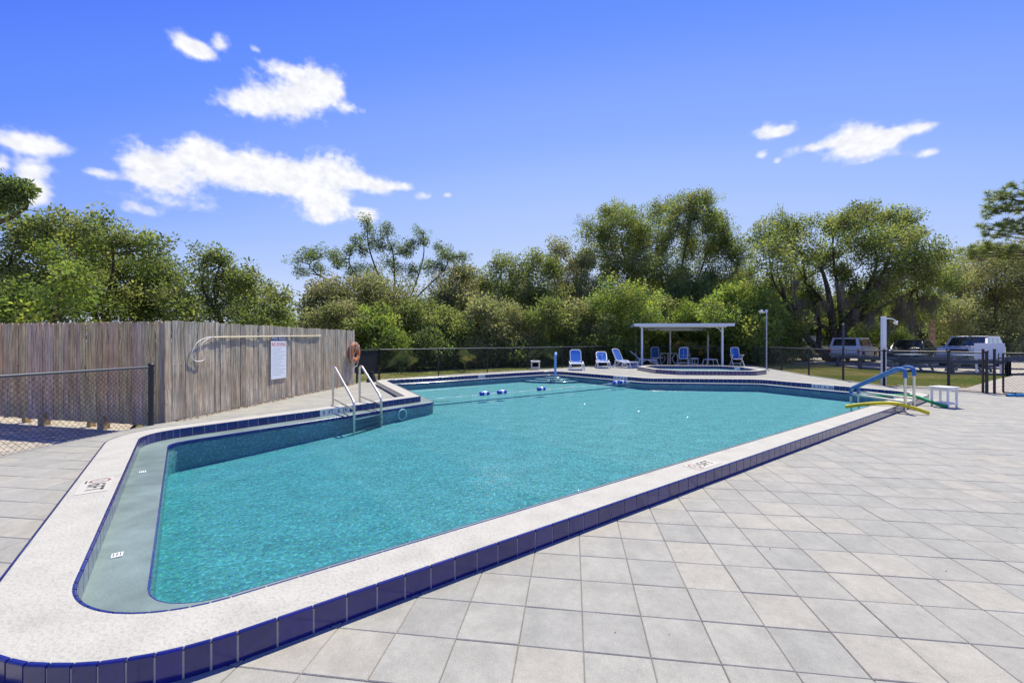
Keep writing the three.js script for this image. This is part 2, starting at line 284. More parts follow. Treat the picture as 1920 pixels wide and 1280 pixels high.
function loft(rings, profile) {   // surface strips between rings; profile: [[offset, height], ...]
  const parts = [];
  for (let i = 0; i < profile.length - 1; i++) {
    const a = rings(profile[i][0]), b = rings(profile[i + 1][0]), n = a.length, pos = [], uv = [], idx = [], flat = Math.abs(profile[i][1] - profile[i + 1][1]) < 0.05 && Math.abs(profile[i][0] - profile[i + 1][0]) > 0.03;
    let along = 0;
    for (let k = 0; k <= n; k++) {
      const p = a[k % n], q = b[k % n]; if (k) along += Math.hypot(p[0] - a[k - 1][0], p[1] - a[k - 1][1]);
      pos.push(p[0], profile[i][1], -p[1], q[0], profile[i + 1][1], -q[1]);
      flat ? uv.push(p[0], p[1], q[0], q[1]) : uv.push(along, profile[i][1], along, profile[i + 1][1]);
      if (k < n) { const o = k * 2; idx.push(o, o + 2, o + 1, o + 1, o + 2, o + 3); }
    }
    const g = new THREE.BufferGeometry(); g.setAttribute('position', new THREE.Float32BufferAttribute(pos, 3)); g.setAttribute('uv', new THREE.Float32BufferAttribute(uv, 2)); g.setIndex(idx); g.computeVertexNormals(); parts.push(g);
  }
  return merge(parts);
}
// places for tiles along a ring: whole tiles on straight runs, narrow ones round the bends
function tilePlaces(pts, pitch = 0.16, bendPitch = 0.09, avoid = []) {
  const out = [], n = pts.length;
  for (let i = 0; i < n; i++) {
    const p = pts[i], q = pts[(i + 1) % n];
    if (p.arc === 0) {   // a bend: the run of short chords that starts here
      let len = 0; const run = [p]; let j = i; while (pts[(j + 1) % n].corner === p.corner && pts[(j + 1) % n].arc > pts[j % n].arc) { j++; len += Math.hypot(pts[j % n][0] - pts[(j - 1) % n][0], pts[j % n][1] - pts[(j - 1) % n][1]); run.push(pts[j % n]); }
      if (len > 0.1) {
        const count = Math.max(1, Math.round(len / bendPitch)), at = (t) => { let l = t * len; for (let k = 0; k < run.length - 1; k++) { const d = Math.hypot(run[k + 1][0] - run[k][0], run[k + 1][1] - run[k][1]); if (l <= d || k === run.length - 2) return [lerp(run[k][0], run[k + 1][0], l / d), lerp(run[k][1], run[k + 1][1], l / d)]; l -= d; } };
        for (let k = 0; k < count; k++) { const a = at(k / count), b = at((k + 1) / count); out.push({ a, b, edge: p.corner, bend: true }); }
      }
    }
    if (q.corner !== p.corner) {
      const len = Math.hypot(q[0] - p[0], q[1] - p[1]), at = (l) => [lerp(p[0], q[0], l / len), lerp(p[1], q[1], l / len)];
      const count = Math.round(len / pitch), w = len / count;
      for (let k = 0; k < count; k++) { const mid = (k + 0.5) * w; if (!avoid.some(([e, lo, hi]) => e === p.corner && mid > lo && mid < hi)) out.push({ a: at(k * w), b: at((k + 1) * w), edge: p.corner, along: mid }); }
    }
  }
  return out;
}
function tileShape(h, back = 0.02, thick = 0.009) {   // unit width; the face at z = 0 looking to +z, its top edge rounded over
  const p = [[0, 0]], r = 0.010;
  for (let k = 0; k <= 4; k++) { const a = (k / 4) * Math.PI / 2; p.push([-r + r * Math.cos(a), h - r + r * Math.sin(a)]); }
  p.push([-back, h], [-back, h - 0.006], [-thick, h - 0.012], [-thick, 0]);
  const s = new THREE.Shape(p.map(([x, y]) => new THREE.Vector2(x, y))), g = new THREE.ExtrudeGeometry(s, { depth: 1, bevelEnabled: false });
  g.rotateY(-Math.PI / 2).translate(0.5, 0, 0);   // x along the width, z out of the face
  const pos = g.attributes.position, uv = g.attributes.uv; for (let i = 0; i < pos.count; i++) uv.setXY(i, pos.getX(i) * 0.3, pos.getY(i) * 2 + pos.getZ(i));
  return g;
}
function placeTile(o, t, y, flip, gap = 0.009) {
  const [ax, ad] = flip ? t.b : t.a, [bx, bd] = flip ? t.a : t.b, l = Math.hypot(bx - ax, bd - ad);
  o.position.set((ax + bx) / 2, y, -(ad + bd) / 2); o.rotation.y = Math.atan2(bd - ad, bx - ax); o.scale.x = l - gap; o.updateMatrix(); return o;
}

// ------------------------------------------------------------------ ground, deck and lawn
const deckEdge = [[-7.2, -4], [-6.5, 5.5], [-6.25, 7.62], [-5.42, 14.9], [-5.05, 16.6], [-2.8, 18.9], [-0.3, 21.1], [4.7, 25.6], [6.5, 27.2], [14.6, 26.8], [13.5, 21.8], [12.75, 18.7], [12.4, 16.3], [12.14, 14.2], [12.94, 12.9], [13.3, 12.0], [15.6, 8.0], [17.5, -4]];
{
  const spread = (lo, hi, fine, step) => { const a = []; for (let x = lo; x <= hi + 1e-6; x += step) a.push(x); for (let x = step; a[0] > -700; x *= 1.28) a.unshift(a[0] - x * 1.3); for (let x = step; a[a.length - 1] < 900; x *= 1.28) a.push(a[a.length - 1] + x * 1.3); return a; };
  const xs = spread(-16, 24, 0, 0.5), ds = spread(-8, 44, 0, 0.5), pos = [], uv = [], idx = [];
  const ground = (x, d) => {
    let h = -0.07 + fbm(x * 0.12, d * 0.12, 1.1, 3) * 0.10;
    const left = sstep(-x, 6.2, 7.4) * (1 - sstep(d, 12, 17)); h -= 0.27 * left;
    if (inside(deckEdge, x, d)) h = nearestEdge(deckEdge, x, d)[0] > 0.55 ? -1.3 : Math.min(h, -0.09); else if (nearestEdge(deckEdge, x, d)[0] < 0.8) h = Math.min(h, -0.05);
    return h;
  };
  for (const d of ds) for (const x of xs) { pos.push(x, ground(x, d), -d); uv.push(x / 5, d / 5); }
  const n = xs.length; for (let j = 0; j < ds.length - 1; j++) for (let i = 0; i < n - 1; i++) { const a = j * n + i; idx.push(a, a + 1, a + n, a + n, a + 1, a + n + 1); }
  const g = new THREE.BufferGeometry(); g.setAttribute('position', new THREE.Float32BufferAttribute(pos, 3)); g.setAttribute('uv', new THREE.Float32BufferAttribute(uv, 2)); g.setIndex(idx); g.computeVertexNormals();
  structure('ground', g, std({ color: rgb(1, 1, 1), map: T_lawn, roughness: 1 }));
  // pale concrete: the walk outside the gate, the parking lot, and the sandy yard behind the board fence
  const pale = std({ color: rgb(0.55, 0.51, 0.46), map: T_sand, bumpMap: T_speckleBump, bumpScale: 0.004, roughness: 0.97 });
  structure('concrete_walk', slab([[12.45, 13.9], [13.1, 12.75], [14.2, 10.6], [16.5, 7], [60, 7], [60, 18.6], [26.4, 18.6], [21.1, 18.3], [17.5, 15.9], [13.95, 13.35], [12.55, 14.25]], -0.2, 0.015), pale);
  structure('parking_lot', slab([[14, 32.5], [18.6, 29.4], [21.9, 28.0], [24.3, 24.6], [28.6, 21.8], [60, 20.5], [120, 24], [120, 50], [60, 52], [14, 44], [10, 36]], -0.2, 0.028), pale);
  structure('court_slab', slab([[18.78, 23.2], [19.87, 19.65], [21.3, 18.72], [26, 20.0], [27.8, 20.95], [24.0, 22.55], [19.7, 26.0]], -0.2, 0.02), std({ color: rgb(0.64, 0.60, 0.54), map: T_sand, roughness: 0.97 }));
  structure('sandy_yard', (() => { const s = sheet([[-6.62, 4.2], [-6.42, 7.4], [-7.2, 8.2], [-9.0, 11.0], [-13, 12.5], [-24, 13], [-24, 2], [-7, 1]], -0.19); return s; })(), std({ color: rgb(0.62, 0.57, 0.50), map: T_sand, bumpMap: T_speckleBump, bumpScale: 0.006, roughness: 1 }));
}
// the deck: square pavers in straight rows, 45 degrees to the pool
const paverDeck = new THREE.Group(); paverDeck.name = 'paver_deck'; paverDeck.userData.kind = 'structure'; scene.add(paverDeck);
const spaPlan = [[6.3, 22.0], [6.45, 19.75], [7.25, 18.75], [10.3, 18.45], [11.35, 19.3], [11.65, 21.6], [10.9, 22.9], [7.2, 23.2]];
{
  const hole = rimRing(COPING - 0.1).map(([x, d]) => [x, d]);
  structure('joint_sand', sheet(deckEdge, -0.0055, [hole]), M.joint, paverDeck);
  const edgeIn = deckEdge.map((p, i, a) => { const c = [3.5, 12]; const l = Math.hypot(c[0] - p[0], c[1] - p[1]); return [p[0] + ((c[0] - p[0]) / l) * 0.13, p[1] + ((c[1] - p[1]) / l) * 0.13]; });
  structure('edging', slab(deckEdge, -0.55, -0.002, [edgeIn]), std({ color: rgb(0.42, 0.40, 0.37), map: T_speckle, roughness: 0.95 }), paverDeck);
  const TH = 0.1378, PITCH = 0.305, half = 0.1508, ox = 0.2857, od = 2.802, ca = Math.cos(TH), sa = Math.sin(TH);
  const at = (i, j) => [ox + PITCH * (i * ca - j * sa), od - PITCH * (i * sa + j * ca)];
  const poolOuter = rimRing(COPING), clipLine = rimRing(COPING - 0.12);
  // one stone: polygon in local [x, d], chamfered
  function stone(poly, uvx, uvd, tone) {
    const n = poly.length, cx = poly.reduce((s, p) => s + p[0], 0) / n, cd = poly.reduce((s, p) => s + p[1], 0) / n, pos = [], uv = [], idx = [], col = [];
    const lay = (inset, h) => poly.forEach(([x, d]) => { const l = Math.hypot(x - cx, d - cd) || 1, k = 1 - inset / l; const px = cx + (x - cx) * k, pd = cd + (d - cd) * k; pos.push(px, h, -pd); uv.push(px + uvx, pd + uvd); if (tone) col.push(...tone); });
    lay(0, -0.05); lay(0, -0.0035); lay(0.005, 0); lay(0.005, 0);
    const wall = (a, b) => { for (let k = 0; k < n; k++) { const q = (k + 1) % n; idx.push(a + k, a + q, b + k, b + k, a + q, b + q); } };
    wall(0, n); wall(n, 2 * n); for (let k = 1; k < n - 1; k++) idx.push(3 * n, 3 * n + k, 3 * n + k + 1);
    let g = new THREE.BufferGeometry(); g.setAttribute('position', new THREE.Float32BufferAttribute(pos, 3)); g.setAttribute('uv', new THREE.Float32BufferAttribute(uv, 2)); if (tone) g.setAttribute('color', new THREE.Float32BufferAttribute(col, 3)); g.setIndex(idx);
    g = g.toNonIndexed(); g.computeVertexNormals(); return g;
  }
  const square = [[-half, -half], [half, -half], [half, half], [-half, half]].map(([x, d]) => [x * ca + d * sa, -x * sa + d * ca]);
  const clip = (poly, fx, fd, nx, nd) => { const out = [], side = ([x, d]) => (x - fx) * nx + (d - fd) * nd; for (let i = 0; i < poly.length; i++) { const a = poly[i], b = poly[(i + 1) % poly.length], sa_ = side(a), sb = side(b); if (sa_ >= 0) out.push(a); if (sa_ > 0 !== sb > 0 && sa_ !== sb) { const t = sa_ / (sa_ - sb); out.push([lerp(a[0], b[0], t), lerp(a[1], b[1], t)]); } } return out; };
  reseed(31);
  const list = [];
  for (let i = -70; i <= 70; i++) for (let j = -100; j <= 30; j++) {
    const [x, d] = at(i, j); if (d < -3.5 || d > 28 || x < -8 || x > 17) continue;
    const inDeck = inside(deckEdge, x, d), e = nearestEdge(deckEdge, x, d); if (!inDeck && e[0] > 0.2) continue;
    const inPool = inside(clipLine, x, d), q = nearestEdge(clipLine, x, d); if (inPool && q[0] > 0.22) continue;
    if (inside(spaPlan, x, d) && nearestEdge(spaPlan, x, d)[0] > 0.35) continue;
    let poly = square.map(([a, b]) => [x + a, d + b]), whole = true;
    if (q[0] < 0.23) { poly = clip(poly, q[1], q[2], q[3], q[4]); whole = false; }           // the ring runs clockwise, so its left side is the deck
    if (e[0] < 0.36) { const f = [e[1] - e[3] * -0.13, e[2] - e[4] * -0.13]; const inw = inDeck ? 1 : -1; let nx = x - e[1], nd = d - e[2]; const l = Math.hypot(nx, nd) || 1; nx = (nx / l) * inw; nd = (nd / l) * inw; poly = clip(poly, e[1] + nx * 0.14, e[2] + nd * 0.14, nx, nd); whole = false; }
    if (poly.length < 3) continue;
    const dist = Math.hypot(x, d), seen = d > 0.9 && Math.abs(x) < d * 1.19 + 0.15 && (1.44 / d) * 817 < 660;
    list.push({ x, d, poly, whole, dist, seen, tone: rnd(), drop: rr(-0.0016, 0.0016) });
  }
  const toneOf = (t) => { const k = t < 0.22 ? 0.91 + t * 0.15 : t < 0.8 ? 0.955 + (t - 0.22) * 0.09 : 1.01 + (t - 0.8) * 0.25; const warm = t > 0.8 ? 0.02 : t < 0.22 ? -0.012 : 0; return [k * (1 + warm), k, k * (1 - warm * 1.2)]; };
  const tones = Array.from({ length: 10 }, (_, i) => { const m = M.paver.clone(); const [a, b, c] = toneOf((i + 0.5) / 10); m.color = rgb(0.415 * a, 0.397 * b, 0.348 * c); return m; });
  const shapes = Array.from({ length: 8 }, (_, i) => stone(square, i * 0.731, i * 0.417));
  const visible = list.filter((p) => p.seen && !inside(poolOuter, p.x, p.d)).sort((a, b) => a.dist - b.dist).slice(0, 300), chosen = new Set(visible);
  for (const p of visible) {
    const mat = tones[Math.floor(p.tone * 10) % 10];
    const m = p.whole ? mesh('paver', pick(shapes), mat, paverDeck) : mesh('paver', stone(p.poly.map(([x, d]) => [x - p.x, d - p.d]), rr(0, 5), rr(0, 5)), mat, paverDeck);
    m.position.set(p.x, p.drop, -p.d); m.rotation.set(rr(-0.003, 0.003), p.whole ? Math.floor(rnd() * 4) * Math.PI / 2 + rr(-0.004, 0.004) : 0, rr(-0.003, 0.003));
  }
  const rest = [];
  for (const p of list) if (!chosen.has(p)) rest.push(stone(p.poly, rr(0, 5), rr(0, 5), toneOf(p.tone)).translate(0, p.drop, 0));
  const field = M.paver.clone(); field.vertexColors = true;
  stuff(mesh('paver_field', merge(rest), field, paverDeck));
}

// ------------------------------------------------------------------ the pool
const pool = thing('swimming_pool', 'large angular swimming pool with raised white coping and cobalt blue tile', 'swimming pool');
{
  mesh('coping', loft(rimRing, [[0.012, TOP - 0.012], [0.018, TOP - 0.001], [0.03, TOP], [COPING - 0.03, TOP], [COPING - 0.018, TOP - 0.001], [COPING - 0.012, TOP - 0.012]]), M.coping, pool);
  mesh('coping_core', merge([loft(rimRing, [[COPING - 0.0048, TOP - 0.012], [COPING - 0.0048, -0.2]]), loft(rimRing, [[0.0048, -0.03], [0.0048, TOP - 0.012]])]), M.grout, pool);
  const ledge = mesh('gutter_ledge', loft(rimRing, [[0.01, -0.001], [0.0, -0.001], [-LEDGE + 0.0105, -0.006]]), M.ledge, pool);
  // written markers take the place of four or two tiles
  const marks = [[1, 2.24, 2.9, ['5', 'FT.', '6', 'IN.']], [3, 3.27, 3.6, ['3', 'FT']], [4, 2.57, 3.2, ['3', 'FT', '6', 'IN']], [6, 1.40, 2.0, ['3', 'FT', '6', 'IN']]];
  const inner = rimRing(0), outer = rimRing(COPING), innerShape = tileShape(TOP), outerShape = tileShape(TOP + 0.012);
  const runs = tilePlaces(inner, 0.16, 0.085), outs = tilePlaces(outer, 0.16, 0.10);
  // snap each marker to whole tiles of its run
  for (const mk of marks) {
    const run = runs.filter((t) => t.edge === mk[0] && !t.bend).sort((a, b) => a.along - b.along), first = run.reduce((k, t, i) => (Math.abs(t.along - mk[1] - 0.08) < Math.abs(run[k].along - mk[1] - 0.08) ? i : k), 0), n = mk[3].length;
    const group = new THREE.Group(); group.name = 'depth_marker'; pool.add(group); group.userData.label = 'white tiles reading ' + mk[3].join(' ');
    const tex = canvasTexture(256 * n, 224, (g, w, h) => { g.fillStyle = '#e9e9e2'; g.fillRect(0, 0, w, h); g.fillStyle = '#17181a'; g.textAlign = 'center'; g.textBaseline = 'middle'; g.font = 'bold 178px sans-serif'; mk[3].forEach((word, i) => { g.save(); g.translate(256 * (i + 0.5), h * 0.54); const wide = g.measureText(word).width; g.scale(Math.min(1, 225 / wide), 1); g.fillText(word, 0, 0); g.restore(); }); });
    const mat = phys({ map: tex, roughness: 0.3, color: rgb(0.92, 0.92, 0.90) });
    for (let k = 0; k < n; k++) {
      const t = run[first + k]; if (!t) continue; t.used = true;
      const g = new THREE.BoxGeometry(1, TOP, 0.009).translate(0, TOP / 2, -0.004), uv = g.attributes.uv;
      // seen from the water the run goes from one hand to the other; words read in that order
      for (let i = 0; i < uv.count; i++) { const front = i >= 16 && i < 20; front ? uv.setXY(i, (k + uv.getX(i)) / n, uv.getY(i)) : uv.setXY(i, 0.004, 0.02); }
      placeTile(mesh('marker_tile', g, mat, group), t, 0.0005, false, 0.005);
    }
  }
  // the tiles that can be told apart: the outer face along the near side and the inner faces that look at the viewer
  const many = [[], []]; reseed(8);
  const single = [];
  for (const t of runs) if (!t.used) (t.edge === 7 || (t.bend && [0, 7].includes(t.edge)) ? many[0] : single).push([t, true]);
  for (const t of outs) (t.edge === 7 || (t.bend && [0].includes(t.edge)) ? single : many[1]).push([t, false]);
  single.sort((p, q) => Math.hypot(...p[0].a) - Math.hypot(...q[0].a));
  single.forEach(([t, isIn], k) => {
    if (k >= 300) { many[isIn ? 0 : 1].push([t, isIn]); return; }
    placeTile(mesh('tile', isIn ? innerShape : outerShape, tileTones[Math.floor(rnd() * 4)], pool), t, isIn ? 0.0005 : -0.011, !isIn);
  });
  const dummy = new THREE.Object3D();
  for (const [k, listed] of many.entries()) stuff(mesh('tile_run', merge(listed.map(([t]) => { placeTile(dummy, t, k ? -0.011 : 0.0005, !!k); return (k ? outerShape : innerShape).clone().applyMatrix4(dummy.matrix); })), tileTones[0], pool));
  // the blue trim at the lip of the gutter, and the basin
  const lip = rimRing(-LEDGE), lipShape = tileShape(0.055, 0.0125, 0.009);
  stuff(mesh('lip_trim', merge(tilePlaces(lip, 0.16, 0.09).map((t) => { placeTile(dummy, t, -0.060, false, 0.004); return lipShape.clone().applyMatrix4(dummy.matrix); })), tileTones[1], pool));
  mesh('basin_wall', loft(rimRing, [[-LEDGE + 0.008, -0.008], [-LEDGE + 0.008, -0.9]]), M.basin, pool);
  M.waterBody = phys({ color: rgb(0.915, 0.98, 0.988), transmission: 1, thickness: 0, roughness: 0, ior: 1.33, specularIntensity: 0 });
  const depth = (s, m) => lerp(lerp(0.42, 0.23, sstep(s, -1.5, 6.5)), 0.20, sstep(m, 9.2, 10.6));
  const pos = [], uv = [], idx = [], ns = 60, nm = 50;
  for (let j = 0; j <= nm; j++) for (let i = 0; i <= ns; i++) { const s = lerp(-0.6, 16.1, i / ns), m = lerp(2.5, 14.6, j / nm), [x, d] = S(s, m); pos.push(x, WATER - depth(s, m), -d); uv.push(x, d); }
  for (let j = 0; j < nm; j++) for (let i = 0; i < ns; i++) { const a = j * (ns + 1) + i; idx.push(a, a + 1, a + ns + 1, a + ns + 1, a + 1, a + ns + 2); }
  const fl = new THREE.BufferGeometry(); fl.setAttribute('position', new THREE.Float32BufferAttribute(pos, 3)); fl.setAttribute('uv', new THREE.Float32BufferAttribute(uv, 2)); fl.setIndex(idx); fl.computeVertexNormals();
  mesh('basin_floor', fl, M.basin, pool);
  const stripe = []; for (let k = 0; k < 52; k++) { const s0 = 4.95 + k * 0.155, [x, d] = S(s0, 10.32); stripe.push(box(0.148, 0.008, 0.10).rotateY(Math.atan2(TD, TX)).translate(x, WATER - depth(s0, 10.32) + 0.004, -d)); }
  stuff(mesh('floor_stripe', merge(stripe), tileTones[0], pool));
  // rounded entry steps in the far corner, each with a dark nosing
  const [px, pd] = S(12.9, 14.07);
  for (let k = 0; k < 3; k++) {
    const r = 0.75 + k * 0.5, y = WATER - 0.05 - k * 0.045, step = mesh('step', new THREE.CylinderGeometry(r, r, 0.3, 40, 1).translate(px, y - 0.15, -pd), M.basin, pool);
    mesh('nosing', new THREE.TorusGeometry(r - 0.02, 0.022, 6, 60).rotateX(Math.PI / 2).translate(px, y - 0.008, -pd), tileTones[0], step);
  }
  const inlet = mesh('return_inlet', new THREE.TorusGeometry(0.11, 0.016, 8, 28), std({ color: rgb(0.5, 0.62, 0.58), roughness: 0.5 }), pool); { const [x, d] = S(3.85, 9.06); inlet.position.set(x, -0.16, -d); inlet.rotation.y = Math.atan2(-0.3, 1) + Math.atan2(TD, TX) + 0.6; }
  // small slotted drains in the gutter
  for (const [s, m] of [[-0.37, 3.95], [-0.37, 6.3]]) {
    const [x, d] = S(s + 0.02, m), gr = mesh('drain_grate', merge([rbox(0.06, 0.006, 0.075, 0, 0, 0, 0.002)]), M.white, pool); gr.position.set(x, 0.001, -d); gr.rotation.y = Math.atan2(TD, TX);
    mesh('slot', merge([-0.018, 0, 0.018].map((q) => box(0.007, 0.003, 0.05, q, 0.0032, 0))), std({ color: rgb(0.10, 0.12, 0.12), roughness: 0.8 }), gr);
  }
  // printed plates let into the coping
  const plate = (word, s, m, turn, w = 0.46) => {
    const tex = canvasTexture(512, 224, (g, W_, H) => { g.fillStyle = '#bbb5a9'; g.fillRect(0, 0, W_, H); g.lineWidth = 9; g.strokeStyle = '#8d2a22'; g.beginPath(); g.arc(100, 96, 74, 0, 7); g.stroke(); g.strokeStyle = '#2a2a2a'; g.lineWidth = 7; g.beginPath(); g.arc(100, 96, 63, 0, 7); g.stroke(); g.beginPath(); g.moveTo(62, 62); g.lineTo(138, 130); g.moveTo(138, 62); g.lineTo(62, 130); g.stroke(); g.fillStyle = '#1b1b1b'; g.fillRect(48, 188, 104, 12); g.font = 'bold 176px sans-serif'; g.textBaseline = 'middle'; g.save(); g.translate(196, 104); g.scale(0.86, 1); g.fillText(word, 0, 0); g.restore(); });
    const g = new THREE.BoxGeometry(w, 0.004, w * 0.4375), uv = g.attributes.uv; for (let i = 0; i < uv.count; i++) if (i < 8 || i > 11) uv.setXY(i, 0.97, 0.03);
    const p = mesh('depth_plate', g, std({ map: tex, color: rgb(0.95, 0.95, 0.95), roughness: 0.8 }), pool), [x, d] = S(s, m); p.position.set(x, TOP + 0.0012, -d); p.rotation.y = turn; p.userData.label = 'white plate reading ' + word + ' with a no diving symbol';
  };
  const alongSide = Math.atan2(TD, TX);
  plate('6FT', -0.63, 5.45, alongSide - Math.PI / 2, 0.5); plate('5FT', 4.42, 2.47, alongSide, 0.44);
}
const water = structure('pool_water', sheet(rimRing(-LEDGE + 0.004).map(([x, d]) => [x, d]), WATER), M.water);
// the body of water takes its colour with depth: thin layers that each hold back a little red
for (let k = 1; k <= 9; k++) structure('water_layer', sheet(rimRing(-LEDGE + 0.006).map(([x, d]) => [x, d]), WATER - k * 0.05), M.waterBody, water);
// grit and bits of leaf on the deck
{
  reseed(91); const bit = new THREE.IcosahedronGeometry(0.006, 0).scale(1.6, 0.35, 1), list = [], o = new THREE.Object3D(), keepOut = rimRing(COPING + 0.02);
  for (let k = 0; k < 240; k++) { const d = 1 + Math.pow(rnd(), 1.3) * 15, x = rr(-6.3, 11), s = rr(0.25, 0.8); if (inside(keepOut, x, d) || !inside(deckEdge, x, d) || inside(spaPlan, x, d)) continue; o.position.set(x, 0.003, -d); o.rotation.set(rr(-0.2, 0.2), rr(0, 6.28), 0); o.scale.setScalar(s); o.updateMatrix(); const c = rr(0.4, 1.2); list.push([o.matrix.clone(), rgb(0.12 * c, 0.09 * c, 0.06 * c)]); }
  const g = instanced('grit', bit, std({ color: 0xffffff, roughness: 1 }), list); g.userData.label = 'dark grit and leaf crumbs scattered over the grey pavers'; g.userData.category = 'grit';
}

// ------------------------------------------------------------------ spa
{
  const c = spaPlan.reduce((a, p) => [a[0] + p[0] / spaPlan.length, a[1] + p[1] / spaPlan.length], [0, 0]);
  const radii = [0.25, 0.25, 0.5, 0.6, 0.6, 0.6, 0.5, 0.4], HS = 0.18;
  const area = spaPlan.reduce((a, p, i) => { const q = spaPlan[(i + 1) % spaPlan.length]; return a + p[0] * q[1] - q[0] * p[1]; }, 0);
  const plan = spaPlan.map((p, i) => [p[0], p[1], radii[i]]); if (area > 0) plan.reverse();
  const spaRing = (off) => ring(plan, off - 0.36, 8);   // 0 = inner tile face, 0.36 = outer tile face
  const spa = thing('spa', 'raised many-sided spa pool with white coping and cobalt tile in front of the shelter', 'spa');
  mesh('coping', loft(spaRing, [[0.012, HS - 0.012], [0.018, HS - 0.001], [0.03, HS], [0.33, HS], [0.342, HS - 0.001], [0.348, HS - 0.012]]), M.coping, spa);
  mesh('coping_core', merge([loft(spaRing, [[0.3578, HS - 0.012], [0.3578, -0.2]]), loft(spaRing, [[0.0022, -0.6], [0.0022, HS - 0.012]])]), M.grout, spa);
  const outShape = tileShape(HS + 0.01), inShape = tileShape(0.14); reseed(14);
  for (const t of tilePlaces(spaRing(0.36), 0.16, 0.10)) placeTile(mesh('tile', outShape, tileTones[Math.floor(rnd() * 4)], spa), t, -0.009, true);
  for (const t of tilePlaces(spaRing(0), 0.16, 0.10)) placeTile(mesh('tile', inShape, tileTones[Math.floor(rnd() * 4)], spa), t, HS - 0.14, false);
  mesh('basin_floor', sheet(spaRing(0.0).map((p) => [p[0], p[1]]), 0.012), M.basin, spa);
  mesh('skimmer_plate', rbox(0.28, 0.13, 0.012, 0, 0, 0, 0.004), M.whitePaint, spa).position.set(11.05, HS - 0.075, -21.35);
  structure('spa_water', sheet(spaRing(0.002).map((p) => [p[0], p[1]]), HS - 0.105), M.water);
}

// ------------------------------------------------------------------ board fence
const T_wood = texture(512, (u, v) => {
  const warp = tileNoise(u, v, 3, 2.2, 3) * 0.10, kx = [[0.2, 0.15], [0.62, 0.38], [0.83, 0.71], [0.36, 0.86], [0.08, 0.55]]; let ringy = 0, knot = 0;
  for (const [a, b] of kx) { const dx = (u - a) * 1.0, dy = (v - b) * 6.2, q = Math.hypot(dx, dy * 0.55); if (q < 0.10) { knot = Math.max(knot, sstep(0.030 - q, 0, 0.022)); ringy += Math.sin(q * 260) * sstep(0.1 - q, 0, 0.1); } }
  const g1 = fbm((u + warp) * 46, v * 3.2, 1.5, 4), g2 = fbm((u + warp * 0.5) * 150, v * 5, 7.2, 3), b = tileNoise(u, v, 4, 9.1, 4), grey = 0.5 + tileNoise(u, v, 2, 5.7, 3) * 0.9;
  let k = 0.75 + g1 * 0.46 + g2 * 0.30 + b * 0.22 + ringy * 0.05; k *= 1 - knot * 0.62; if (g2 > 0.22) k *= 0.72;
  const t = clamp(grey, 0, 1); return [k * lerp(1.02, 0.98, t), k * lerp(0.90, 0.955, t), k * lerp(0.79, 0.925, t)];
}, { h: 1024 });
const T_woodBump = texture(256, (u, v) => { const c = 0.5 + fbm(u * 46, v * 4, 1.5, 4) * 0.7; return [c, c, c]; }, { srgb: false, h: 512 });
{
  const weathered = [[0.78, 0.77, 0.69], [0.86, 0.85, 0.77], [0.64, 0.61, 0.53], [0.82, 0.82, 0.76], [0.71, 0.70, 0.62], [0.84, 0.79, 0.67], [0.70, 0.72, 0.67]], wood = (list) => list.map((c) => std({ color: rgb(...c), map: T_wood, bumpMap: T_woodBump, bumpScale: 0.004, roughness: 0.92 }));
  const grey = wood(weathered), brown = wood(weathered.map(([r, g, b], i) => [Math.min(1, r * 1.3), Math.min(1, g * (1.06 + (i % 3) * 0.05)), b * (0.78 + (i % 4) * 0.06)]));
  const boards = (lengths) => Array.from({ length: 6 }, (_, k) => {   // dog-eared pickets, unit width 0.138 m
    const w = 0.069, h = lengths, c = 0.022, p = [[-w, 0], [w, 0], [w, h - c], [w - c * 0.4, h - c * 0.25], [w - c * 1.1, h], [-w + c * 1.1, h], [-w + c * 0.4, h - c * 0.25], [-w, h - c]];
    const g = extruded(p, 0.019, 0.003), uv = g.attributes.uv, pos = g.attributes.position;
    for (let i = 0; i < pos.count; i++) uv.setXY(i, (pos.getX(i) + pos.getZ(i) * 0.5) / 0.62 + k * 0.231 + 0.5, pos.getY(i) / 1.9 + k * 0.173);
    return g;
  });
  const fence = (label, a, b, lo, hi, back, extra, tints) => {
    const dx = b[0] - a[0], dd = b[1] - a[1], len = Math.hypot(dx, dd), t = thing('board_fence', label, 'fence', [a[0], 0, -a[1]], Math.atan2(dd, dx)); reseed(extra);
    const shapes = boards(hi - lo), n = Math.round(len / 0.1415);
    for (let k = 0; k < n; k++) {
      const m = mesh('board', pick(shapes), pick(tints), t); m.position.set((k + 0.5) * (len / n), lo + rr(-0.014, 0.012), rr(-0.005, 0.006)); m.rotation.set(rr(-0.006, 0.006), rr(-0.05, 0.05), rr(-0.006, 0.006)); m.scale.x = (len / n / 0.138) * rr(0.93, 0.985);
    }
    for (const y of [lo + 0.28, (lo + hi) / 2, hi - 0.28]) mesh('rail', box(len, 0.085, 0.038, len / 2, y, back * 0.032), tints[2], t);
    for (let x = 0.1; x < len; x += (len - 0.2) / Math.max(1, Math.round((len - 0.2) / 1.9)) - 1e-4) mesh('post', rbox(0.10, hi - lo + 0.5, 0.10, x, (hi + lo) / 2 - 0.3, back * 0.105, 0.006), tints[4], t);
    return t;
  };
  fence('weathered grey board fence beside the pool deck, bearing the rules sign', [-6.16, 7.72], [-5.40, 14.9], 0.006, 1.812, -1, 5, grey);
  const backFence = fence('weathered brown board fence standing on short posts above sandy ground behind chain link', [-11.6, 9.1], [-6.27, 7.79], -0.075, 1.80, -1, 9, brown);
  for (const x of [0.75, 2.55, 4.1]) mesh('short_post', rbox(0.16, 0.5, 0.12, x, -0.2, 0.0, 0.008), brown[2], backFence);
}
